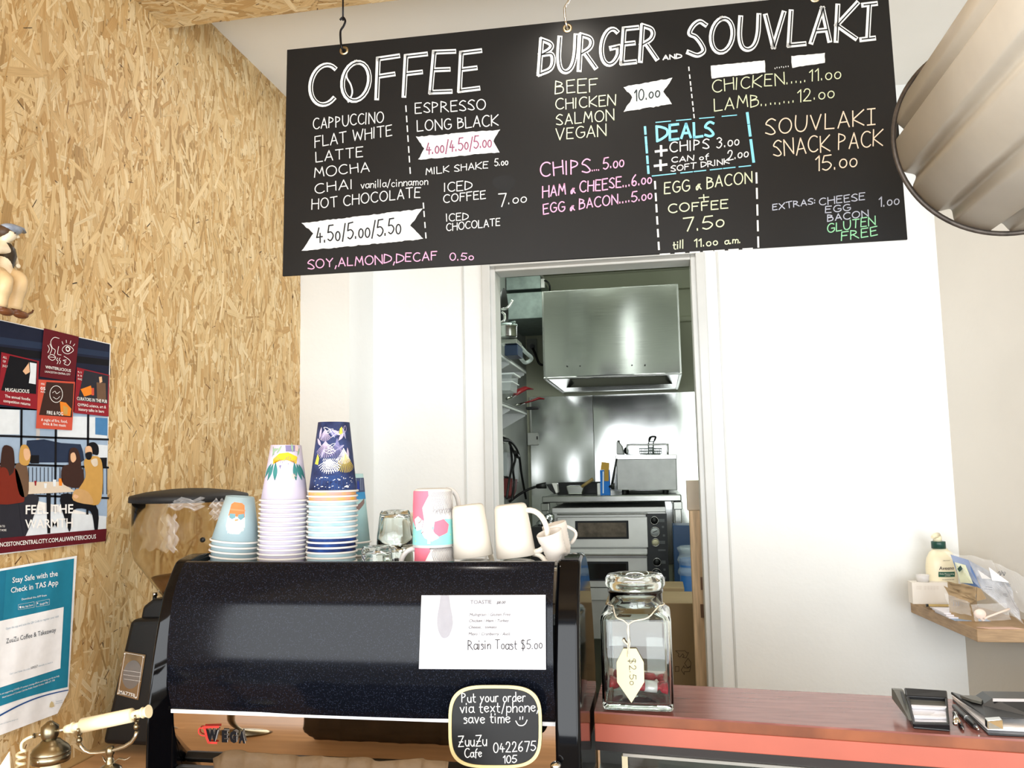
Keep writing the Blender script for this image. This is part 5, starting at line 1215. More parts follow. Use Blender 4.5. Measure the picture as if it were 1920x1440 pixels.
slab(m_pb, 'bay_rim', 0, 1, .76, 1, -.006, .004, .002); slab(m_pb, 'bay_rim', .0, .07, 0, .76, -.006, .003, .001); slab(m_pb, 'bay_rim', .93, 1, 0, .76, -.006, .004, .002); slab(m_pb, 'bay_rim', 0, 1, .0, .07, -.006, .003, .001)
slab(m_pg, 'bay_wall', .07, .93, .55, .76, -.006, -.003); slab(m_ps, 'paper_cover', .07, .93, .07, .55, -.006, -.001); slab(m_ps, 'roller_bar', .07, .97, .46, .52, -.001, .004, .001); slab(m_ps, 'roller_bar', .07, .95, .19, .245, -.001, .003, .001)
b = MB(); q = [TQ(110, 172, 1.55), TQ(255, 180, 1.545), TQ(385, 600, 1.462), TQ(330, 600, 1.468), TQ(118, 320, 1.545)]; b.prism(q, (0, .012, .0)); b.build('side_keypad', m_pg, term, bevel=.002)
b = MB(); q = [TQ(205, 190, 1.541), TQ(240, 195, 1.540), TQ(285, 360, 1.499), TQ(255, 350, 1.501)]; b.prism(q, (0, -.0015, 0)); b.build('card_slot', m_pb, term)
b = MB(); b.cyl(TQ(970, 500, 1.48), TQ(970, 635, 1.452), .0035, 14); b.cyl(TQ(958, 480, 1.475), TQ(1035, 630, 1.450), .0016, 10); b.ball(TQ(970, 635, 1.452), .0042, 12, 8); b.build('lever', m_chr, term)
def pen(label, a, c, r=.0042):
    a, c = np.array(a), np.array(c); a[2] = CZ+r; c[2] = CZ+r; d = c-a; t = thing('pen', label, 'pen', ((a+c)/2)-np.array([0, 0, r]), 'pens on the counter')
    b = MB(); b.tube([a, a+d*.05, a+d*.55, a+d*.56, a+d*.82, a+d*.9], [r*.7, r, r, r*1.06, r*1.0, r*.75], 16); b.build('barrel', m_pb, t)
    b = MB(); b.tube([a+d*.90, a+d*.96, c], [r*.7, r*.45, r*.2], 14); b.build('metal_tip', m_chr, t)
    b = MB(); b.tube([a+d*.56, a+d*.575], [r*1.12, r*1.12], 16); b.build('metal_band', m_chr, t)
pen('black pen with metal tip between the card terminal and clipboard', TQ(945, 330, 1.575), TQ(1285, 668, 1.447), .0048)
pen('thin dark pen lying against the card terminal', TQ(940, 400, 1.545), TQ(1075, 655, 1.449), .0032)
cl = thing('clipboard', 'black clipboard with white paper and metal clip below the corner shelf', 'clipboard', TQ(1650, 700, 1.47))
def GP(x, y, dz=0.0):
    p = PZ(*tz(x, y), CZ+dz); return p
bl, br, tl, tr = GP(1415, 800), GP(2150, 830), GP(960, 330), GP(1900, 330)
b = MB(); b.prism([GP(1425, 805), GP(2200, 842), GP(2060, 420), GP(930, 322)], (0, 0, .003)); b.build('backing', m_pb, cl, bevel=.001)
b = MB(); b.prism([p+np.array([0, 0, .0031]) for p in (GP(1415, 760), GP(2180, 800), GP(2050, 420), GP(925, 315))], (0, 0, .006)); b.build('paper_pad', ink('#eeedf0'), cl, bevel=.0008)
b = MB(); p0, p1 = TQ(1420, 722, 1.437), TQ(1640, 728, 1.434); q0, q1 = TQ(1415, 605, 1.446), TQ(1625, 590, 1.442); b.prism([p0, p1, q1, q0], (0, .012, .002)); b.build('metal_clip', m_chr, cl, bevel=.001)
t2 = thing('card_terminal', 'black card terminal with raised end lying on the white clipboard paper', 'card terminal', TQ(1650, 580, 1.50))
b = MB()
LX = [(TQ(1025, 285, 1.555), TQ(1030, 335, 1.548)), (TQ(1400, 300, 1.555), TQ(1330, 520, 1.49))]
q = [TQ(1025, 290, 1.56), TQ(1335, 385, 1.515), TQ(1480, 290, 1.515), TQ(2150, 300, 1.50), TQ(2150, 585, 1.452), TQ(1430, 572, 1.466), TQ(1390, 548, 1.468), TQ(1035, 335, 1.557)]
b.prism(q, (0, .045, .0)); b.build('case', m_pb, t2, bevel=.003, seg=3)
b = MB(); q = [TQ(1485, 290, 1.512), TQ(2150, 298, 1.497), TQ(2150, 335, 1.494), TQ(1485, 330, 1.509)]; b.prism(q, (0, -.002, 0)); b.build('screen_edge', m_ps, t2)
b = MB(); q = [TQ(1040, 283, 1.56), TQ(1390, 290, 1.556), TQ(1330, 375, 1.515), TQ(1190, 340, 1.53)]; b.prism(q, (0, .001, .004)); b.build('keypad', m_pg, t2)
# ================================================================== CORNER SHELF
SZ = 1.125
m_oak = mat('shelf_timber', '#9c8060', rough=.5, var=.25, scale=7, stretch=(3, 3, 25), hex2='#b89a76')
b = MB(); b.prism([(.812, 2.998, SZ-.035), (.854, 2.532, SZ-.035), (1.07, 2.535, SZ-.035), (.979, 2.998, SZ-.035)], (0, 0, .035))
tag(b.build('corner_shelf', m_oak, bevel=.002), 'thick timber shelf in the corner of the white walls', 'shelf')
sz = zoom(1680, 990, 6.2626)
def SQ(x, y, Y): return PY(*sz(x, y), Y)
def shelf_item_base(p): return (p[0], p[1], SZ)
m_lot = mat('lotion_plastic', '#ece2c2', rough=.3, var=.03); m_grn = mat('dark_green_plastic', '#22493f', rough=.35)
c = SQ(545, 640, 2.90); lx = c[0]
lot = thing('lotion_bottle', 'cream pump lotion bottle with green collar on the corner shelf', 'bottle', (lx, 2.90, SZ))
zz = lambda y: SQ(545, y, 2.90)[2]
b = MB(); b.rings([[(lx+r*math.cos(a), 2.90+.62*r*math.sin(a), z) for a in [2*PI*j/40 for j in range(40)]] for r, z in [(.001, SZ), (.043, SZ), (.046, SZ+.004), (.0475, zz(600)), (.0475, zz(450)), (.043, zz(350)), (.034, zz(285)), (.024, zz(255)), (.022, zz(238)), (.001, zz(238))]], False, False); b.build('bottle', m_lot, lot)
b = MB(); b.lathe([(.001, zz(238)), (.0215, zz(238)), (.0215, zz(160)), (.0205, zz(155)), (.001, zz(155))], (lx-.004, 2.90, 0), 32, caps=False); b.build('collar', m_grn, lot)
b = MB(); b.lathe([(.001, zz(156)), (.013, zz(156)), (.013, zz(95)), (.001, zz(95))], (lx-.006, 2.90, 0), 24, caps=False); b.tube([(lx-.004, 2.90, zz(88)), (lx-.018, 2.885, zz(85)), (lx-.030, 2.87, zz(97))], [.010, .008, .0045], 14); b.build('pump', m_lot, lot)
b = MB(); lf = on_plane((0, 2.90-.0302, 0), (0, -1, 0))
def lb(o): return lambda x, y: (lambda p: (p[0], 2.90-.62*math.sqrt(max(1e-6, .0482**2-min(.0475**2, (p[0]-lx)**2)))-o, p[2]))(lf(x, y))
b.cur = 0
for i in range(10): u0, u1 = 502+i*20, 522+i*20; b.quad(lb(0)(*sz(u0, 575)), lb(0)(*sz(u1, 577)), lb(0)(*sz(u1, 517)), lb(0)(*sz(u0, 515)))
b.cur = 1; print_text(b, 'Aveeno', *sz(508, 493), *sz(690, 490), 42/6.26, lb(.0004), .012)
b.cur = 2; print_text(b, 'Daily Moisturizing', *sz(514, 547), *sz(690, 548), 18/6.26, lb(.0006), 0); print_text(b, 'LOTION', *sz(575, 566), *sz(640, 566), 12/6.26, lb(.0006))
b.cur = 1; print_text(b, 'DERMATOLOGIST', *sz(552, 390), *sz(638, 388), 11/6.26, lb(.0004)); print_text(b, 'NOURISHES DRY SKIN', *sz(545, 612), *sz(690, 612), 11/6.26, lb(.0004))
b.build('label', [ink('#2d5a49'), ink('#3e2c34'), ink('#e3e6d6')], lot)
b = MB(); p0, p1 = SQ(195, 790, 2.84), SQ(615, 800, 2.84); top_ = SQ(195, 640, 2.84)[2]; b.box((p0[0], 2.84, SZ+.018), (p1[0], 2.885, top_)); 
b.cur = 1
for i, (x, w) in enumerate(((240, 60), (330, 25), (370, 22), (405, 22), (440, 24), (475, 25))):
    for yy in (688, 705, 720): print_text(b, 'mmmm' if i == 0 else 'mm', *sz(x, yy), *sz(x+w, yy+2), 9/6.26, lambda x_, y_: PY(x_, y_, 2.8394))
tag(b.build('white_box', [mat('white_card_box', '#e8e1d6', rough=.6, var=.03), ink('#c9b9ac')]), 'long white carton in front of the cream lotion bottle', 'box')
c = SQ(310, 600, 2.865); b = MB(); b.lathe([(.001, .0), (.018, 0), (.0205, c[2]+.014-top_), (.019, c[2]+.014-top_), (.001, .004)], (c[0], 2.862, top_+.0003), 24, caps=False); tag(b.build('pill_pot', m_mugw), 'small white round pot standing on the long white carton', 'pot')
# papers, cards and pencils under the box
z_ = SZ
b = MB(); q = [GPs for GPs in (SQ(300, 985, 2.66), SQ(640, 992, 2.655))]
def flat(x0, x1, y0, y1, z0, z1, sk=0.0): return [(x0, y0, z0), (x1, y0, z0), (x1+sk, y1, z0), (x0+sk, y1, z0)], (0, 0, z1-z0)
b = MB(); b.prism(*flat(.838, .935, 2.655, 2.80, SZ+.0002, SZ+.0012, -.010)); tag(b.build('blue_card', ink('#9fb4cf')), 'pale blue card poking out under the white envelopes on the shelf', 'card')
for i, (x0, y0, l) in enumerate(((.832, 2.685, 'lowest'), (.828, 2.695, 'middle'), (.824, 2.702, 'top'))):
    b = MB(); b.prism(*flat(x0, x0+.105, y0, y0+.115, SZ+.0014+i*.0048, SZ+.0057+i*.0048, -.004)); tag(b.build('envelope', ink('#eceaf0')), 'white envelope, %s of the three in front of the white carton' % l, 'envelope', 'white envelopes on the shelf')
zt = SZ+.0156
pcl = thing('pencil', 'gold pencil lying on the envelopes along the white carton', 'pencil', (.86, 2.77, zt))
b = MB(); b.tube([(.812, 2.806, zt+.004), (.935, 2.800, zt+.004)], .004, 6, smooth=False); b.build('barrel', mat('gold_pencil', '#b99f66', rough=.4, metal=.3), pcl)
b = MB(); b.tube([(.805, 2.8064, zt+.004), (.812, 2.806, zt+.004)], .0044, 8); b.build('dark_end', m_pb, pcl)
b = MB(); b.prism([SQ(940, 1112, 2.56), SQ(1085, 1184, 2.538), SQ(1500, 1172, 2.540), SQ(1360, 1110, 2.57)], (0, 0, .001)); b.v = [(x, y, SZ+.0003 if i < 4 else SZ+.0011) for i, (x, y, z) in enumerate(b.v)]
tag(b.build('pink_card', ink('#e8c6b6')), 'pink card at the front edge of the corner shelf', 'card')
# bags and sachets
m_bagc = mat('clear_bag_film', '#f4f6f8', rough=.12, alpha=.22, var=0, spec=.9)
m_kraft2 = mat('brown_bag_paper', '#a9916f', rough=.75, var=.1, scale=25)
def crumple(mb, grid, n=14, m_=14, amp=.004, seed=1, thick=None):
    """bilinear patch from 4 corner points with wrinkles"""
    a, b_, c_, d_ = [np.array(p) for p in grid]; nn = np.cross(b_-a, d_-a); nn /= np.linalg.norm(nn); rows = []
    for i in range(n+1):
        r = []
        for j in range(m_+1):
            u, v = i/n, j/m_; p = (a*(1-u)+b_*u)*(1-v)+(d_*(1-u)+c_*u)*v
            p = p+nn*amp*(math.sin(u*9+seed)+math.sin(v*11+seed*2)+math.sin((u+v)*14+seed*3)+2.2*math.sin(PI*u)*math.sin(PI*v)); r.append(p)
        rows.append(r)
    mb.rings(rows, False, False, closed=False, smooth=False)
bag = thing('document_bag', 'clear plastic bag of blue booklets and printed sheets on the corner shelf', 'bag', (.94, 2.72, SZ))
b = MB(); b.prism([SQ(640, 315, 2.80), SQ(850, 380, 2.74), SQ(1000, 710, 2.68), SQ(760, 640, 2.76)], (.004, .012, 0)); b.build('blue_booklet', ink('#6f8cc0'), bag)
b = MB(); b.prism([SQ(685, 400, 2.776), SQ(815, 435, 2.735), SQ(905, 655, 2.685), SQ(755, 640, 2.745)], (.0, -.001, 0)); b.build('booklet_picture', ink('#dfe3c4'), bag)
b = MB(); b.prism([SQ(720, 480, 2.745), SQ(755, 440, 2.742), SQ(780, 480, 2.732), SQ(742, 515, 2.738)], (0, -.002, 0)); b.build('picture_mark', ink('#2f4a44'), bag)
b = MB(); crumple(b, [SQ(850, 370, 2.75), SQ(1330, 640, 2.62), SQ(1480, 1090, 2.60), SQ(1010, 720, 2.70)], amp=.0016, seed=3); b.build('printed_sheet', mat('grey_print', '#c9ccd2', rough=.6, var=.2, scale=60), bag)
b = MB(); b.prism([SQ(1090, 460, 2.645), SQ(1330, 640, 2.60), SQ(1130, 615, 2.62)], (0, .001, 0)); b.prism([SQ(960, 490, 2.68), SQ(1120, 600, 2.63), SQ(1010, 595, 2.66)], (0, .001, 0)); b.build('white_slip', ink('#f3f3f4'), bag)
b = MB(); f_ = lambda x, y: PY(x, y, 2.598)
for P_ in ([(1195, 530), (1215, 510), (1222, 560), (1240, 500)], [(1235, 550), (1250, 515), (1262, 555)], [(1265, 520), (1270, 560), (1285, 530), (1275, 515)]): ribbon(b, [sz(*p) for p in P_], .9, f_)
for x, y, w in ((1255, 770, 50), (1260, 785, 40), (1275, 800, 35), (1050, 690, 80), (1040, 715, 90), (1300, 660, 45), (1305, 680, 40)): ribbon(b, [sz(x, y), sz(x+w, y+w*.12)], .5, f_)
b.build('print_marks', [ink('#55565c')], bag)
b = MB(); crumple(b, [SQ(560, 275, 2.80), SQ(1130, 380, 2.70), SQ(1500, 1130, 2.545), SQ(1000, 720, 2.66)], 18, 18, .0032, 5); crumple(b, [SQ(1130, 380, 2.70), SQ(1620, 620, 2.62), SQ(1620, 1150, 2.545), SQ(1400, 900, 2.56)], 14, 14, .003, 7); b.build('clear_film', m_bagc, bag)
kb = thing('brown_paper_bag', 'folded brown paper bag in front of the clear document bag', 'paper bag', (.90, 2.66, SZ))
b = MB(); crumple(b, [SQ(600, 625, 2.70), SQ(950, 690, 2.62), SQ(935, 850, 2.62), SQ(700, 740, 2.69)], amp=.0012, seed=2)
pts = [SQ(950, 690, 2.62), SQ(1000, 720, 2.63), SQ(1060, 830, 2.64), SQ(950, 860, 2.615)]
b.prism(pts, (0, .004, 0)); crumple(b, [SQ(560, 680, 2.71), SQ(940, 850, 2.63), SQ(860, 890, 2.64), SQ(640, 830, 2.69)], amp=.001, seed=8); b.build('paper', m_kraft2, kb, solid=.001)
b = MB(); b.prism([SQ(610, 640, 2.704), SQ(950, 860, 2.64), (SQ(950, 860, 2.64)[0], 2.64, SZ), (SQ(610, 640, 2.704)[0], 2.704, SZ)], (0, .004, 0)); b.build('folded_side', m_kraft2, kb)
cb_ = thing('clear_sachet', 'crinkled clear sachet lying over the blue card on the shelf', 'sachet', (.90, 2.61, SZ))
b = MB(); crumple(b, [SQ(565, 760, 2.68), SQ(860, 870, 2.60), SQ(885, 1030, 2.56), SQ(640, 985, 2.62)], amp=.0012, seed=4); b.build('film', m_bagc, cb_)
b = MB()
for x in (675, 705, 730): ribbon(b, [sz(x, 870), sz(x+8, 905), sz(x-4, 915)], .8, lambda x_, y_: PY(x_, y_, 2.60))
b.build('print_marks', [ink('#9a9aa2')], cb_)
sb_ = thing('cutlery_sachet', 'clear sachet of pale plastic cutlery at the front of the shelf', 'sachet', (.95, 2.57, SZ))
m_pl = mat('cream_plastic', '#f0ddd0', rough=.4, var=.03)
c0 = SQ(1000, 1030, 2.555); 
b = MB(); h0, h1 = SQ(1060, 1050, 2.552), SQ(1330, 950, 2.56); b.tube([SQ(1030, 1065, 2.552), h0, (h0+h1)/2, h1], [.006, .0050, .0048, .006], 10, flat=.5); b.build('fork_handle', m_pl, sb_)
b = MB(); b.ball(SQ(985, 1010, 2.555), .0145, 18, 10, sx=1.15, sy=.6, sz=.95); b.build('spoon_bowl', m_pl, sb_)
b = MB()
for k in range(4): b.tube([SQ(1010+k*12, 1085-k*3, 2.551), SQ(945+k*22, 1000+k*30, 2.550)], .0018, 8)
b.build('fork_tines', m_pl, sb_)
b = MB(); crumple(b, [SQ(880, 900, 2.57), SQ(1290, 880, 2.575), SQ(1350, 1080, 2.545), SQ(930, 1100, 2.545)], amp=.0012, seed=9); b.build('film', m_bagc, sb_)
# ================================================================== KITCHEN SEEN THROUGH THE DOORWAY
def bx(mb, x0, y0, x1, y1, Y, d):
    """a box whose front face spans the photo corners (x0,y0)-(x1,y1) at depth Y, going back by d"""
    a, c = PY(x0, y1, Y), PY(x1, y0, Y); mb.box((a[0], Y, a[2]), (c[0], Y+d, c[2])); return mb
# stainless splashback sheets
def splash(name, lab, xa, xb):
    b = MB(); za = PY(1100, 742, YK)[2]; rows = []
    for i in range(31):
        z = 0.9+(za-0.9)*i/30; rows.append([(xa+(xb-xa)*j/12, YK-.032+.017*(z-1.4)-(.024*(1-j/12)**2 if xa < -.5 else 0)-.0012*math.sin(j*.9+xa)*math.sin(i*.3)-.0012*math.sin(z*8+xa*5), z) for j in range(13)])
    b.rings(rows, False, False, closed=False);  
    return tag(b.build(name, m_splash), lab, 'splashback', 'stainless splashback sheets')
xm = PY(1112, 760, YK)[0]
splash('steel_splashback', 'stainless splashback sheet on the kitchen wall behind the frying pan', XKL+.03, xm-.002)
splash('steel_splashback', 'stainless splashback sheet on the kitchen wall behind the fryer', xm+.002, XKR)
# extraction hood
h0, h1 = PY(1023, 708, 4.9), PY(1275, 703, 4.9); ht = PY(1150, 541, 4.9)[2]; hb = h0[2]
hood = thing('extraction_hood', 'large stainless extraction hood above the pizza oven', 'extractor hood', ((h0[0]+h1[0])/2, 5.4, hb))
b = MB(); rows = []
for i in range(25):
    x = h0[0]+(h1[0]-h0[0])*i/24; rows.append([(x, 4.9-.014+.0125*math.sin(12.0*(x+.165))*(0.75+.25*math.sin(PI*k/8+.4)), hb+(ht-hb)*k/8) for k in range(9)])
b.rings(rows, False, False, closed=False); b.build('front_panel', m_steel, hood)
b = MB(); x0, x1 = h0[0], h1[0]
b.box((x0-.012, 4.895, hb-.012), (x0+.004, YK, ht+.004)); b.box((x1-.004, 4.895, hb-.012), (x1+.012, YK, ht+.004)); b.box((x0-.012, 4.90, ht), (x1+.012, YK, ht+.008)); b.box((x0-.012, 4.892, hb-.012), (x1+.012, 4.906, hb))
b.build('casing', m_steel2, hood, bevel=.002)
b = MB(); b.box((x0+.004, 4.91, hb+.10), (x1-.004, YK-.01, hb+.12)); b.build('filter', mat('hood_filter_dark', '#2b2f30', rough=.5, metal=.6), hood)
b = MB(); b.box((x0+.004, 5.80, hb-.01), (x1-.004, 5.99, hb+.02)); b.prism([(x0+.004, 4.91, hb), (x0+.075, 4.98, hb+.06), (x0+.075, 5.9, hb+.06), (x0+.004, 5.9, hb)], (0, 0, .003)); b.prism([(x1-.004, 4.91, hb), (x1-.075, 4.98, hb+.06), (x1-.075, 5.9, hb+.06), (x1-.004, 5.9, hb)], (0, 0, .003)); b.build('grease_gutter', m_steel, hood)
for i in range(7):
    c = PY(1063+i*24.4, 686.5-i*.35, 4.885); b = MB(); b.ball(c, .0042, 8, 6); b.build('rivet', m_blackp, hood)
# ducting boxes
def kbox(name, lab, cat, px, Y, d, m, group=None, bev=.004, floor=False):
    b = MB(); bx(b, *px, Y, d)
    if floor: b.v = [(x, y, z if z > .4 else 0.0) for x, y, z in b.v]
    return tag(b.build(name, m, bevel=bev), lab, cat, group)
kbox('duct_box', 'lower, wider galvanised duct box beside the steel hood', 'duct', (936, 546, 1020, 600), 5.15, .7, m_galv)
kbox('duct_box', 'smaller galvanised duct box stacked on top of the wider one', 'duct', (949, 516, 1013, 544.5), 5.2, .5, m_galv)
fan = thing('duct_fan', 'white fan motor with black cable on top of the duct boxes', 'fan', PY(985, 515, 5.25))
b = MB(); bx(b, 960, 505, 1012, 515.6, 5.25, .3); b.build('housing', m_mugw, fan, bevel=.006)
b = MB(); bx(b, 1013, 522, 1021, 540, 5.22, .03); b.build('terminal_box', m_mugw, fan, bevel=.004)
b = MB(); b.tube(smooth_line([PY(1018, 527, 5.23), PY(1024, 527, 5.22), PY(1030, 534, 5.22), PY(1031, 545, 5.24)], 6), .006, 8); b.build('cable', m_blackp, fan)
# shelves on the kitchen's left wall
m_wsh = mat('white_coated_shelf', '#c9cccb', rough=.35, var=.04)
XS = -0.79
def shelf(lab, z):
    t = thing('wall_shelf', lab, 'shelf', (XKL, 4.4, z), 'white kitchen wall shelves')
    b = MB(); b.box((XKL, 3.25, z), (XS, 5.0, z+.004)); b.box((XS-.012, 3.25, z-.012), (XS, 5.0, z+.006)); b.build('shelf_board', m_wsh, t)
    for y in (3.9, 4.45, 4.98):
        b = MB(); b.prism([(XKL, y, z-.001), (XS-.01, y, z-.001), (XS-.01, y, z-.02), (XKL, y, z-.10)], (0, .012, 0)); b.build('bracket', m_wsh, t)
    return t
zs1, zs2 = PY(987, 697, 5.0)[2], PY(1000, 774, 5.0)[2]
shelf('upper white shelf on the kitchen side wall, holding steel pans', zs1); shelf('lower white shelf on the kitchen side wall, holding clear tubs', zs2)
# things on the shelves
def onshelf(px, X=-.86): 
    return PX(px, 700, X)
Yq = 4.15
pan = thing('frying_pan', 'dark frying pan on edge above the steel pot on the shelf', 'pan', PY(945, 590, 4.3))
c = PY(936, 578, 4.3); b = MB(); b.lathe([(.001, 0), (.075, 0), (.105, .035), (.108, .035), (.077, -.004), (.001, -.004)], (0, 0, 0), 36, axis='X', caps=False); b.v = [(c[0]+x*.9, c[1]+y, c[2]+z) for x, y, z in b.v]; b.build('pan_body', m_blackp, pan)
b = MB(); b.tube(smooth_line([PY(940, 580, 4.2), PY(950, 578, 4.2), PY(957, 570, 4.2), PY(961, 563, 4.2)], 5), .008, 10); b.tube(smooth_line([PY(938, 605, 4.2), PY(946, 600, 4.2), PY(946, 590, 4.2), PY(941, 585, 4.2)], 5), .007, 10); b.build('handle', m_chr, pan)
c = PY(950, 628, 4.25); pot = thing('steel_pot', 'shallow steel pot with lid on the upper kitchen shelf', 'pot', c)
b = MB(); zt = PY(950, 613, 4.25)[2]; zb = PY(950, 634, 4.25)[2]; b.lathe([(.001, zb), (.050, zb), (.056, zb+.008), (.056, zt), (.061, zt+.002), (.054, zt+.002), (.001, zt)], (c[0], 4.25, 0), 40, caps=False); b.build('pot_body', m_steel2, pot)
b = MB(); b.lathe([(.060, zt+.003), (.058, zt+.012), (.02, zt+.02), (.001, zt+.022)], (c[0], 4.25, 0), 40, caps=False); a = PY(966, 608, 4.2); b.tube([(c[0], 4.25, zt+.018), (a[0], 4.2, zt+.016)], .005, 8); b.build('lid', m_galv, pot)
kbox('steel_tray', 'steel tray under the pot on the upper kitchen shelf', 'tray', (937, 634.5, 969, 645), 4.25, .16, m_steel2)
kbox('blue_tub', 'dark blue tub under the steel tray on the kitchen shelf', 'tub', (946, 645.6, 971, 667), 4.28, .16, mat('navy_tub', '#20304a', rough=.4))
# glass lids leaning on the shelf end
b = MB(); b.tube(smooth_line([PY(972, 645, 4.7), PY(985, 660, 4.8), PY(997, 672, 4.9), PY(985, 680, 4.9), PY(975, 670, 4.8)], 4), .012, 8); tag(b.build('cling_wrap_roll', mat('clear_wrap', '#cdd6d4', rough=.1, alpha=.5, var=0)), 'clear crinkled wrap at the end of the upper kitchen shelf', 'wrap')
tub = thing('clear_tub', 'stacked clear plastic tub on the lower kitchen shelf', 'tub', PY(945, 738, 4.35))
m_tub = mat('clear_tub_plastic', '#dfe6e6', rough=.15, alpha=.38, var=0, spec=.8)
b = MB(); zb = PY(950, 735, 4.4)[2]; zt = PY(950, 706, 4.4)[2]; x1 = PY(966, 720, 4.4)[0]
b.prism([(XKL+.01, 4.3, zb), (x1-.01, 4.3, zb), (x1, 4.3, zt), (XKL+.005, 4.3, zt)], (0, .2, 0)); b.build('tub', m_tub, tub)
b = MB(); b.box((XKL+.002, 4.29, zt), (x1+.012, 4.51, zt+.008)); b.box((XKL+.004, 4.295, zb+(zt-zb)*.5), (x1+.004, 4.505, zb+(zt-zb)*.5+.006)); b.build('rim', mat('tub_rim', '#dde3e3', rough=.3), tub)
tg = thing('red_tongs', 'tongs with red handles lying on the lower kitchen shelf', 'tongs', PY(985, 745, 4.9))
m_rh = mat('red_handle', '#6f1018', rough=.35, var=.08)
b = MB(); b.tube([PY(964, 742, 4.7), PY(972, 734, 4.75), PY(985, 728, 4.8), PY(999, 730, 4.85)], [.012, .030, .024, .008], 10, flat=.5); b.build('red_handle', m_rh, tg)
b = MB(); b.tube([PY(982, 756, 4.9), PY(996, 752, 4.9), PY(1010, 747, 4.95), PY(1021, 748, 4.95)], [.008, .012, .016, .006], 10, flat=.5); b.build('red_handle', m_rh, tg)
b = MB(); b.tube([PY(950, 748, 4.6), PY(966, 741, 4.7)], .008, 8); b.tube([PY(966, 760, 4.8), PY(983, 756, 4.9)], .007, 8); b.build('steel_arms', m_steel2, tg)
kbox('black_grater', 'black slotted utensil under the red handled tongs', 'utensil', (986, 762, 1010, 768), 4.93, .05, m_blackp)
# power outlets and leads on the kitchen side wall
def XP(px, py, o=.0): return PX(px, py, XKL+o)
m_sw = mat('switch_plastic', '#c9cac4', rough=.4)
def wplate(name, lab, cat, q, th, m):
    b = MB(); b.prism([XP(*p, .0005) for p in q], (th, 0, 0)); return tag(b.build(name, m, bevel=.003), lab, cat)
wplate('power_board', 'grey power outlet board with leads on the kitchen side wall', 'power board', [(941, 848), (964, 848), (964, 905), (942, 893)], .03, mat('outlet_grey', '#9aa0a0', rough=.4))
wplate('wall_socket', 'small white wall socket above the grey power board', 'socket', [(936, 815), (939, 815), (939, 832), (936, 830)], .03, m_sw)
wplate('red_bottle', 'red holder below the grey power board on the kitchen wall', 'holder', [(943, 897), (956, 899), (954, 920), (948, 935), (944, 930)], .05, mat('dull_red', '#6d2c2a', rough=.5))
lead = thing('power_leads', 'black power leads hanging from the socket in the kitchen corner', 'cable', XP(950, 930, .05))
def cable(pts, r=.0075, n='cable'):
    b = MB(); b.tube(smooth_line([XP(x, y, o) for x, y, o in pts], 6), r, 8); b.build(n, m_blackp, lead)
cable([(940, 824, .05), (958, 828, .06), (972, 850, .06), (978, 890, .06), (986, 935, .06)]); cable([(955, 830, .055), (966, 856, .065), (962, 880, .06), (964, 905, .06), (960, 938, .06)]); cable([(957, 832, .055), (960, 870, .05), (955, 900, .055), (950, 935, .05)])
b = MB(); b.tube([XP(939, 822, .04), XP(952, 825, .05)], [.016, .012], 10); b.build('plug', m_blackp, lead)
b = MB(); b.tube([XP(965, 848, .07), XP(971, 856, .07)], .013, 10); b.build('inline_plug', m_blackp, lead)
swb = thing('isolator_switch', 'cream isolator switch box on the edge of the steel splashback', 'switch', PY(999, 836, 5.9))
b = MB(); bx(b, 989, 811, 1009, 835, 5.93, .05); b.build('switch_box', m_sw, swb, bevel=.006)
b = MB(); bx(b, 1006, 818, 1008, 824, 5.92, .01); b.build('toggle', m_blackp, swb)
b = MB(); b.cyl(PY(996, 811, 5.955), PY(994, 745, 5.955), .008, 8); b.build('conduit', m_sw, swb)
wsock = thing('wall_socket', 'dim socket with black plug on the wall beside the hood', 'socket', PY(998, 652, 5.97))
b = MB(); bx(b, 988, 635, 1006, 668, 5.97, .025); b.build('plate', mat('dim_plate', '#8d9088', rough=.5), wsock)
b = MB(); b.cyl(PY(998, 650, 5.965), PY(998, 650, 5.93), .02, 14); b.tube(smooth_line([PY(999, 653, 5.93), PY(1004, 664, 5.92), (PY(1009, 678, 5.92)), PY(1015, 684, 5.92), PY(1023, 684, 5.92)], 5), .009, 8); b.build('plug_lead', m_blackp, wsock)

# work table over the pizza oven
TY = 5.05
ta, tb = PY(1016, 942, TY), PY(1278, 941, TY); tt_ = PY(1150, 929, TY)[2]; tz0 = PY(1150, 941.5, TY)[2]
tab = thing('work_table', 'stainless kitchen work table standing over the pizza oven', 'table', ((ta[0]+tb[0])/2, 5.45, 0))
b = MB(); b.box((ta[0], TY, tz0), (tb[0], 5.93, tt_)); b.build('table_top', m_steel2, tab, bevel=.006)
for x in (1022, 1271):
    for y in (TY+.02, 5.85):
        p = PY(x, 950, TY+.02)[0]; b = MB(); b.box((p-.02, y, 0), (p+.02, y+.04, tz0)); b.box((p-.026, y-.005, tz0-.05), (p+.026, y+.045, tz0-.002)); b.build('leg', m_steel2, tab, bevel=.004)
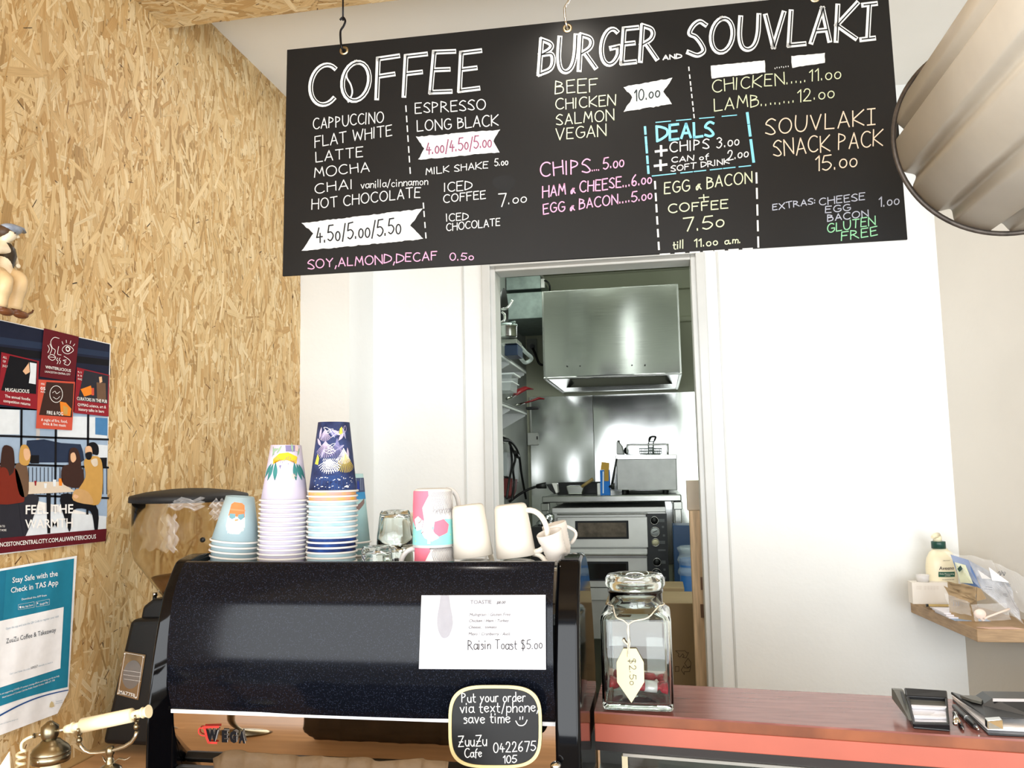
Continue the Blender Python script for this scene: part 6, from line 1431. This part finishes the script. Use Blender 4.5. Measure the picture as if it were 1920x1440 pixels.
# pizza oven
OY = 5.12
m_ovs = mat('oven_steel', '#d2d2ce', rough=0.42, metal=0.75, var=0.08, scale=7)
oven = thing('pizza_oven', 'double deck stainless pizza oven with two glass doors under the work table', 'oven', (PY(1140, 1100, OY)[0], 5.4, .55))
ox0, ox1 = PY(1036, 1000, OY)[0], PY(1250, 1000, OY)[0]; oz1, oz0 = PY(1140, 951, OY)[2], .55
b = MB(); b.box((ox0, OY+.01, oz0), (ox1, 5.80, oz1)); b.box((ox0, OY-.004, PY(1140, 961, OY)[2]), (ox1, OY+.012, oz1)); b.build('casing', m_ovs, oven, bevel=.003)
m_ctl = mat('control_panel_black', '#26282b', rough=.4, var=.1); m_ow = mat('oven_glass', '#1b1d1e', rough=.08, var=.2, scale=20, spec=.7); m_stone = mat('oven_inside', '#5b5044', rough=.5, var=.4, scale=24, metal=.2); m_spk = mat('dark_gap', '#15161a', rough=.6)
m_lab = ink('#9a9c9c')
def deck(y0, y1, w0, w1, lab):
    d = MB(); bx(d, 1046, y0, 1213.5, y1, OY-.025, .03); dd = d.build('oven_door', m_ovs, oven, bevel=.003)
    b = MB(); bx(b, 1079, w0, 1178, w1, OY-.030, .006); b.build('window_frame', m_spk, dd, bevel=.004)
    b = MB(); bx(b, 1084, w0+4, 1174, w1-4, OY-.0325, .004); b.build('window_glass', m_stone if lab == 0 else m_ow, dd)
    b = MB(); bx(b, 1044, y0-7, 1214, y0-3.0, OY-.045, .03); b.build('door_handle', m_steel2, dd, bevel=.003)
deck(969, 1027, 976, 1011, 0); deck(1046, 1101, 1053, 1089, 1)
b = MB(); bx(b, 1044, 1029, 1214, 1039, OY-.02, .03); bx(b, 1044, 1103, 1214, 1125, OY-.02, .03); b.build('front_rail', m_ovs, oven, bevel=.003)

for (x, y, kind) in ((1227, 976, 0), (1228, 997, 1), (1229, 1017, 2), (1232, 1054, 0), (1231, 1075, 1), (1233, 1096, 2)):
    c = PY(x, y, OY-.02); t = MB(); r = .022 if kind != 1 else .027
    t.lathe([(.001, -.012 if kind == 0 else -.006), (r*.75, -.012 if kind == 0 else -.006), (r*.8, 0), (r, 0), (r, .006), (.001, .006)], (0, 0, 0), 26, axis='Y', caps=False); t.v = [(c[0]+p, c[1]+q, c[2]+s) for p, q, s in t.v]
    kn = t.build(['control_knob', 'dial_gauge', 'lamp_button'][kind], [m_blackp, ink('#b9bcbd') if y < 1050 else m_ctl, ink('#cfc7a8')][kind], oven)
    b = MB(); b.tube([(c[0]+r*1.05*math.cos(a), c[1]-.002, c[2]+r*1.05*math.sin(a)) for a in [2*PI*i/24 for i in range(24)]], .0028, 6, closed=True); b.build('bezel', m_steel2, kn)
    if kind == 1: b = MB(); b.tube([(c[0]-.012, c[1]-.008, c[2]-.003), (c[0]+.014, c[1]-.008, c[2]+.008)], .0018, 6); b.build('needle', m_blackp if y < 1050 else ink('#d9dad9'), kn)
b = MB()
for (x, y, w, h) in ((1235, 973, 11, 6), (1236, 1014, 11, 6), (1234, 1030, 14, 3), (1238, 1051, 10, 6), (1241, 986, 4, 4), (1243, 1002, 4, 4), (1244, 1066, 4, 4), (1245, 1081, 4, 4), (1239, 1094, 9, 5)):
    a, c = PY(x, y+h, OY-.0156), PY(x+w, y, OY-.0156); b.quad((a[0], OY-.0156, a[2]), (c[0], OY-.0156, a[2]), (c[0], OY-.0156, c[2]), (a[0], OY-.0156, c[2]))
b.cur = 1; bx(b, 1216, 963, 1250, 1108, OY-.015, .02); b.build('control_panel', [mat('panel_print', '#5d6062', rough=.5), m_ctl], oven)
# fryer on the table
FY = 5.2
fry = thing('deep_fryer', 'stainless countertop deep fryer with wire basket on the work table', 'deep fryer', (PY(1212, 928, FY)[0], 5.35, tt_))
b = MB(); q0, q1, q2, q3 = PY(1157, 919, FY), PY(1270, 919, FY), PY(1268, 853, FY), PY(1155, 855, FY)
b.prism([q0, q1, q2, q3], (0, .36, 0)); b.build('tank', m_dull, fry, bevel=.004)
b = MB(); q = [PY(1154, 862, FY-.006), PY(1269, 861, FY-.006), PY(1268.5, 852, FY-.006), PY(1154, 853, FY-.006)]; b.prism(q, (0, .38, 0)); b.build('top_flange', m_steel2, fry, bevel=.003)
for x in (1171, 1248):
    for y in (FY+.03, FY+.30): p = PY(x, 920, FY+.03); b = MB(); b.cyl((p[0], y, tt_), (p[0], y, q0[2]), .018, 14); b.build('foot', m_blackp, fry)
zt = PY(1210, 853, FY)[2]
b = MB(); q = [PY(1156, 852, FY+.1), PY(1170, 852, FY+.1), PY(1166, 836, FY+.1), PY(1158, 826, FY+.1), PY(1156, 828, FY+.1)]; b.prism(q, (0, .16, 0)); b.build('control_head', m_dull, fry, bevel=.004)
b = MB(); p = PY(1160, 831, FY+.15); b.cyl(p, p+np.array([0, 0, .018]), .008, 10); q = PY(1174, 845, FY+.12); b.ball(q, .022, 12, 8, sx=.7); b.build('knob', m_blackp, fry)
b = MB(); b.tube(smooth_line([PY(1176, 852, FY+.08), PY(1176, 837, FY+.08), PY(1180, 834, FY+.08), PY(1210, 834, FY+.08), PY(1248, 833, FY+.08), PY(1252, 836, FY+.08), PY(1252, 852, FY+.08)], 4), .006, 8); b.build('rail', m_steel2, fry)
bsk = thing('fryer_basket', 'wire chip basket with upright handle resting in the fryer top', 'basket', PY(1219, 851, FY+.14))
b = MB(); A = [PY(1199, 841, FY+.12), PY(1240, 840, FY+.12)]
for y in (FY+.12, FY+.26):
    for py in (841, 846, 851): b.tube([PY(1198+ (py-841)*.2, py, y), PY(1241-(py-841)*.2, py, y)], .0032, 6)
    for i in range(13): x = 1199+i*3.4; b.tube([PY(x, 841, y), PY(x+.3, 851, y)], .002, 5)
for i in range(5): x = 1199+i*10; a, c = PY(x, 841, FY+.12), PY(x, 841, FY+.26); c[2] = a[2]; c[0] = a[0]; b.tube([a, c], .003, 6)
b.build('wire_mesh', m_galv, bsk)
b = MB()
for dx in (0, 9): b.tube(smooth_line([PY(1216+dx, 851, FY+.11), PY(1216+dx, 832, FY+.10), PY(1218+dx, 826, FY+.09), PY(1221+dx*.9, 820, FY+.07)], 4), .004, 8)
for py in (828, 834, 839, 844): b.tube([PY(1216, py, FY+.10), PY(1226, py, FY+.10)], .003, 6)
b.build('handle_frame', m_galv, bsk)
b = MB(); b.tube(smooth_line([PY(1217, 827, FY+.08), PY(1219, 820, FY+.06), PY(1229, 819, FY+.06), PY(1227, 826, FY+.08)], 4), .006, 8); b.build('grip', m_blackp, bsk)
# carton, tray, pan, mixer-like appliance on the table
car = thing('carton', 'blue carton with gold open flap beside the fryer', 'carton', PY(1134, 928, 5.18))
b = MB(); b.cur = 0; bx(b, 1126, 881, 1142.5, 928, 5.18, .06); b.cur = 1; p = [PY(1127, 881, 5.179), PY(1142, 902, 5.179)]; b.prism([PY(1133, 902, 5.179), PY(1141.5, 902, 5.179), PY(1141.5, 881, 5.179), PY(1133, 881, 5.179)], (0, -.001, 0)); b.build('carton_body', [ink('#2c6fc0'), ink('#a8843c')], car)
b = MB(); b.prism([PY(1126, 881, 5.19), PY(1142, 881, 5.19), PY(1142.5, 868, 5.22), PY(1128, 866, 5.22)], (0, .003, 0)); b.build('open_flap', ink('#a8843c'), car)
b = MB(); a, c = PY(1138, 905, 5.178), PY(1142, 925, 5.178); b.quad(PY(1130, 884, 5.178), PY(1132, 884, 5.178), PY(1132, 925, 5.178), PY(1130, 925, 5.178)); b.build('printed_strip', ink('#e4e8ee'), car)
kbox('black_tray', 'long black tray at the back of the work table', 'tray', (1045, 904, 1130, 928), 5.55, .2, m_blackp)
sp_ = thing('steel_pan', 'small steel pan with spatula handle on the work table', 'pan', PY(1082, 928, 5.2))
b = MB(); b.prism([PY(1061, 911, 5.2), PY(1096, 911, 5.2), PY(1091, 927, 5.2), PY(1065, 927, 5.2)], (0, .2, 0)); b.build('pan_body', m_steel2, sp_, bevel=.006)
b = MB(); b.tube([PY(1090, 913, 5.2), PY(1112, 898, 5.22)], [.009, .011], 10); b.build('spatula_handle', mat('wood_handle', '#8a7444', rough=.5), sp_)
gr = thing('sandwich_press', 'black and white small appliance with lead at the table edge', 'appliance', PY(1030, 928, 5.12))
b = MB(); b.prism([PY(1034, 906, 5.12), PY(1044, 906, 5.12), PY(1046, 924, 5.12), PY(1042, 925, 5.12)], (0, .08, 0)); b.build('white_arm', m_mugw, gr, bevel=.004)
b = MB(); b.prism([PY(1024, 908, 5.14), PY(1036, 908, 5.14), PY(1042, 920, 5.14), PY(1040, 927, 5.14), PY(1030, 918, 5.14)], (0, .12, 0)); b.build('black_body', m_blackp, gr, bevel=.004)
b = MB(); b.tube([PY(1006, 912, 5.13), PY(1024, 910, 5.13)], [.014, .02], 10); b.tube(smooth_line([PY(1006, 912, 5.13), PY(990, 918, 5.13), PY(972, 928, 5.13), PY(955, 941, 5.13)], 5), .008, 8); b.build('lead', m_blackp, gr)
kbox('white_tub', 'little white tub between the carton and the pan', 'tub', (1120, 906, 1126, 928), 5.19, .05, m_mugw)
lad = thing('steel_ladle', 'dark handled ladle leaning on the fryer side', 'ladle', PY(1146, 925, 5.18))
b = MB(); b.tube([PY(1156, 860, 5.18), PY(1147, 912, 5.17)], [.006, .008], 8); b.tube([PY(1142, 913, 5.17), PY(1149, 910, 5.17), PY(1149, 918, 5.17)], [.006, .02, .01], 8); b.build('ladle_body', m_blackp, lad)
b = MB(); b.tube(smooth_line([PY(1010, 985, 4.9), PY(1020, 975, 4.9), PY(1034, 968, 4.9), PY(1030, 990, 4.9)], 3), .02, 6); tag(b.build('foil_bundle', mat('foil', '#b9bcbc', rough=.25, metal=1, bump=.6)), 'crumpled silver foil beside the pizza oven', 'foil')
kbox('prep_trolley', 'dark steel trolley under the silver foil beside the oven', 'trolley', (1004, 988, 1033, 1420), 4.82, .22, m_blackp, floor=True)
# right side of the doorway
bin_ = thing('blue_bin', 'tall blue bin lined with a clear bag inside the kitchen doorway', 'bin', (PY(1296, 1100, 4.2)[0], 4.2, 0))
c = PY(1297, 1030, 4.2); b = MB(); b.lathe([(.001, 0), (.050, 0), (.062, 1.13), (.058, 1.13), (.001, .02)], (c[0], 4.25, 0), 40, caps=False); b.build('bin_body', mat('blue_plastic', '#1a4f86', rough=.35), bin_)
b = MB(); zr = 1.15
b.lathe([(.066+.006*math.sin(i*1.3), zr-.10+i*.012) for i in range(12)]+[(.058, zr+.04), (.045, zr+.0)], (c[0], 4.25, 0), 40, caps=False); b.build('bag_liner', mat('bag_liner_film', '#b9c6cc', rough=.15, alpha=.32, var=0, bump=.6, bscale=30), bin_)
kbox('blue_crate', 'blue crate standing behind the lined bin', 'crate', (1277, 985, 1300, 1390), 4.7, .2, mat('blue_crate_plastic', '#173a60', rough=.4), floor=True)
m_card = mat('cardboard', '#7d6a4c', rough=.8, var=.08, scale=6)
bxx = thing('cardboard_box', 'brown cardboard box with recycling arrows inside the doorway', 'box', (PY(1270, 1290, 3.3)[0], 3.35, 0))
b = MB(); bx(b, 1150, 1131, 1312, 1618, 3.32, .3); b.v = [(x, y, z if z > .4 else 0.0) for x, y, z in b.v]; b.build('carton', m_card, bxx, bevel=.003)
b = MB(); f_ = lambda x, y: PY(x, y, 3.3185)
zr_ = zoom(1220, 880, 3.4286)
def arrow(pts): 
    P_ = [zr_(*p) for p in pts]; ribbon(b, P_+[P_[0]], .8, f_)
arrow([(160, 1167), (222, 1167), (232, 1180), (243, 1178), (228, 1212), (205, 1208), (215, 1200), (206, 1186), (188, 1208), (176, 1200), (182, 1186)]); arrow([(240, 1215), (258, 1240), (258, 1262), (238, 1276), (218, 1248), (226, 1236)]); arrow([(258, 1268), (250, 1300), (215, 1302), (216, 1320), (196, 1290), (214, 1262), (215, 1276), (238, 1278)]); arrow([(158, 1268), (182, 1268), (182, 1298), (158, 1300)])
b.build('recycling_mark', [ink('#2e261b')], bxx)
kbox('cardboard_box', 'flat topped cardboard box behind the one with recycling arrows', 'box', (1240, 1102, 1283, 1530), 3.75, .2, m_card, floor=True)
dl = thing('door_edge', 'open timber sliding door edge with two latch plates in the doorway', 'door', (PY(1320, 1290, 3.13)[0], 3.15, 0))
m_dw = mat('raw_timber_edge', '#c4aa88', rough=.6, var=.25, scale=5, stretch=(20, 20, 1.5))
b = MB(); q = [PY(1297, 970, 3.112), PY(1318, 970, 3.112)]; xa, xb = PY(1300, 1060, 3.112)[0], DR+.03; z1 = PY(1300, 958, 3.112)[2]
b.box((xa-.006, 3.112, .0), (xb, 3.19, z1)); b.build('timber_edge', m_dw, dl, bevel=.002)
b = MB(); z2 = PY(1300, 901, 3.112)[2]; b.box((xa-.012, 3.14, z1+.0003), (xb, 3.19, z2)); b.build('upper_panel', mat('beige_panel', '#b9ad9b', rough=.6), dl, bevel=.002)
for y0, y1 in ((1082, 1106), (1133, 1158)):
    b = MB(); xs = PY(1313, y0, 3.111)[0]; b.box((xs, 3.108, PY(1313, y1, 3.11)[2]), (xs+.016, 3.1125, PY(1313, y0, 3.11)[2])); b.build('latch_plate', mat('brown_plate', '#6b4f3a', rough=.4, metal=.3), dl)
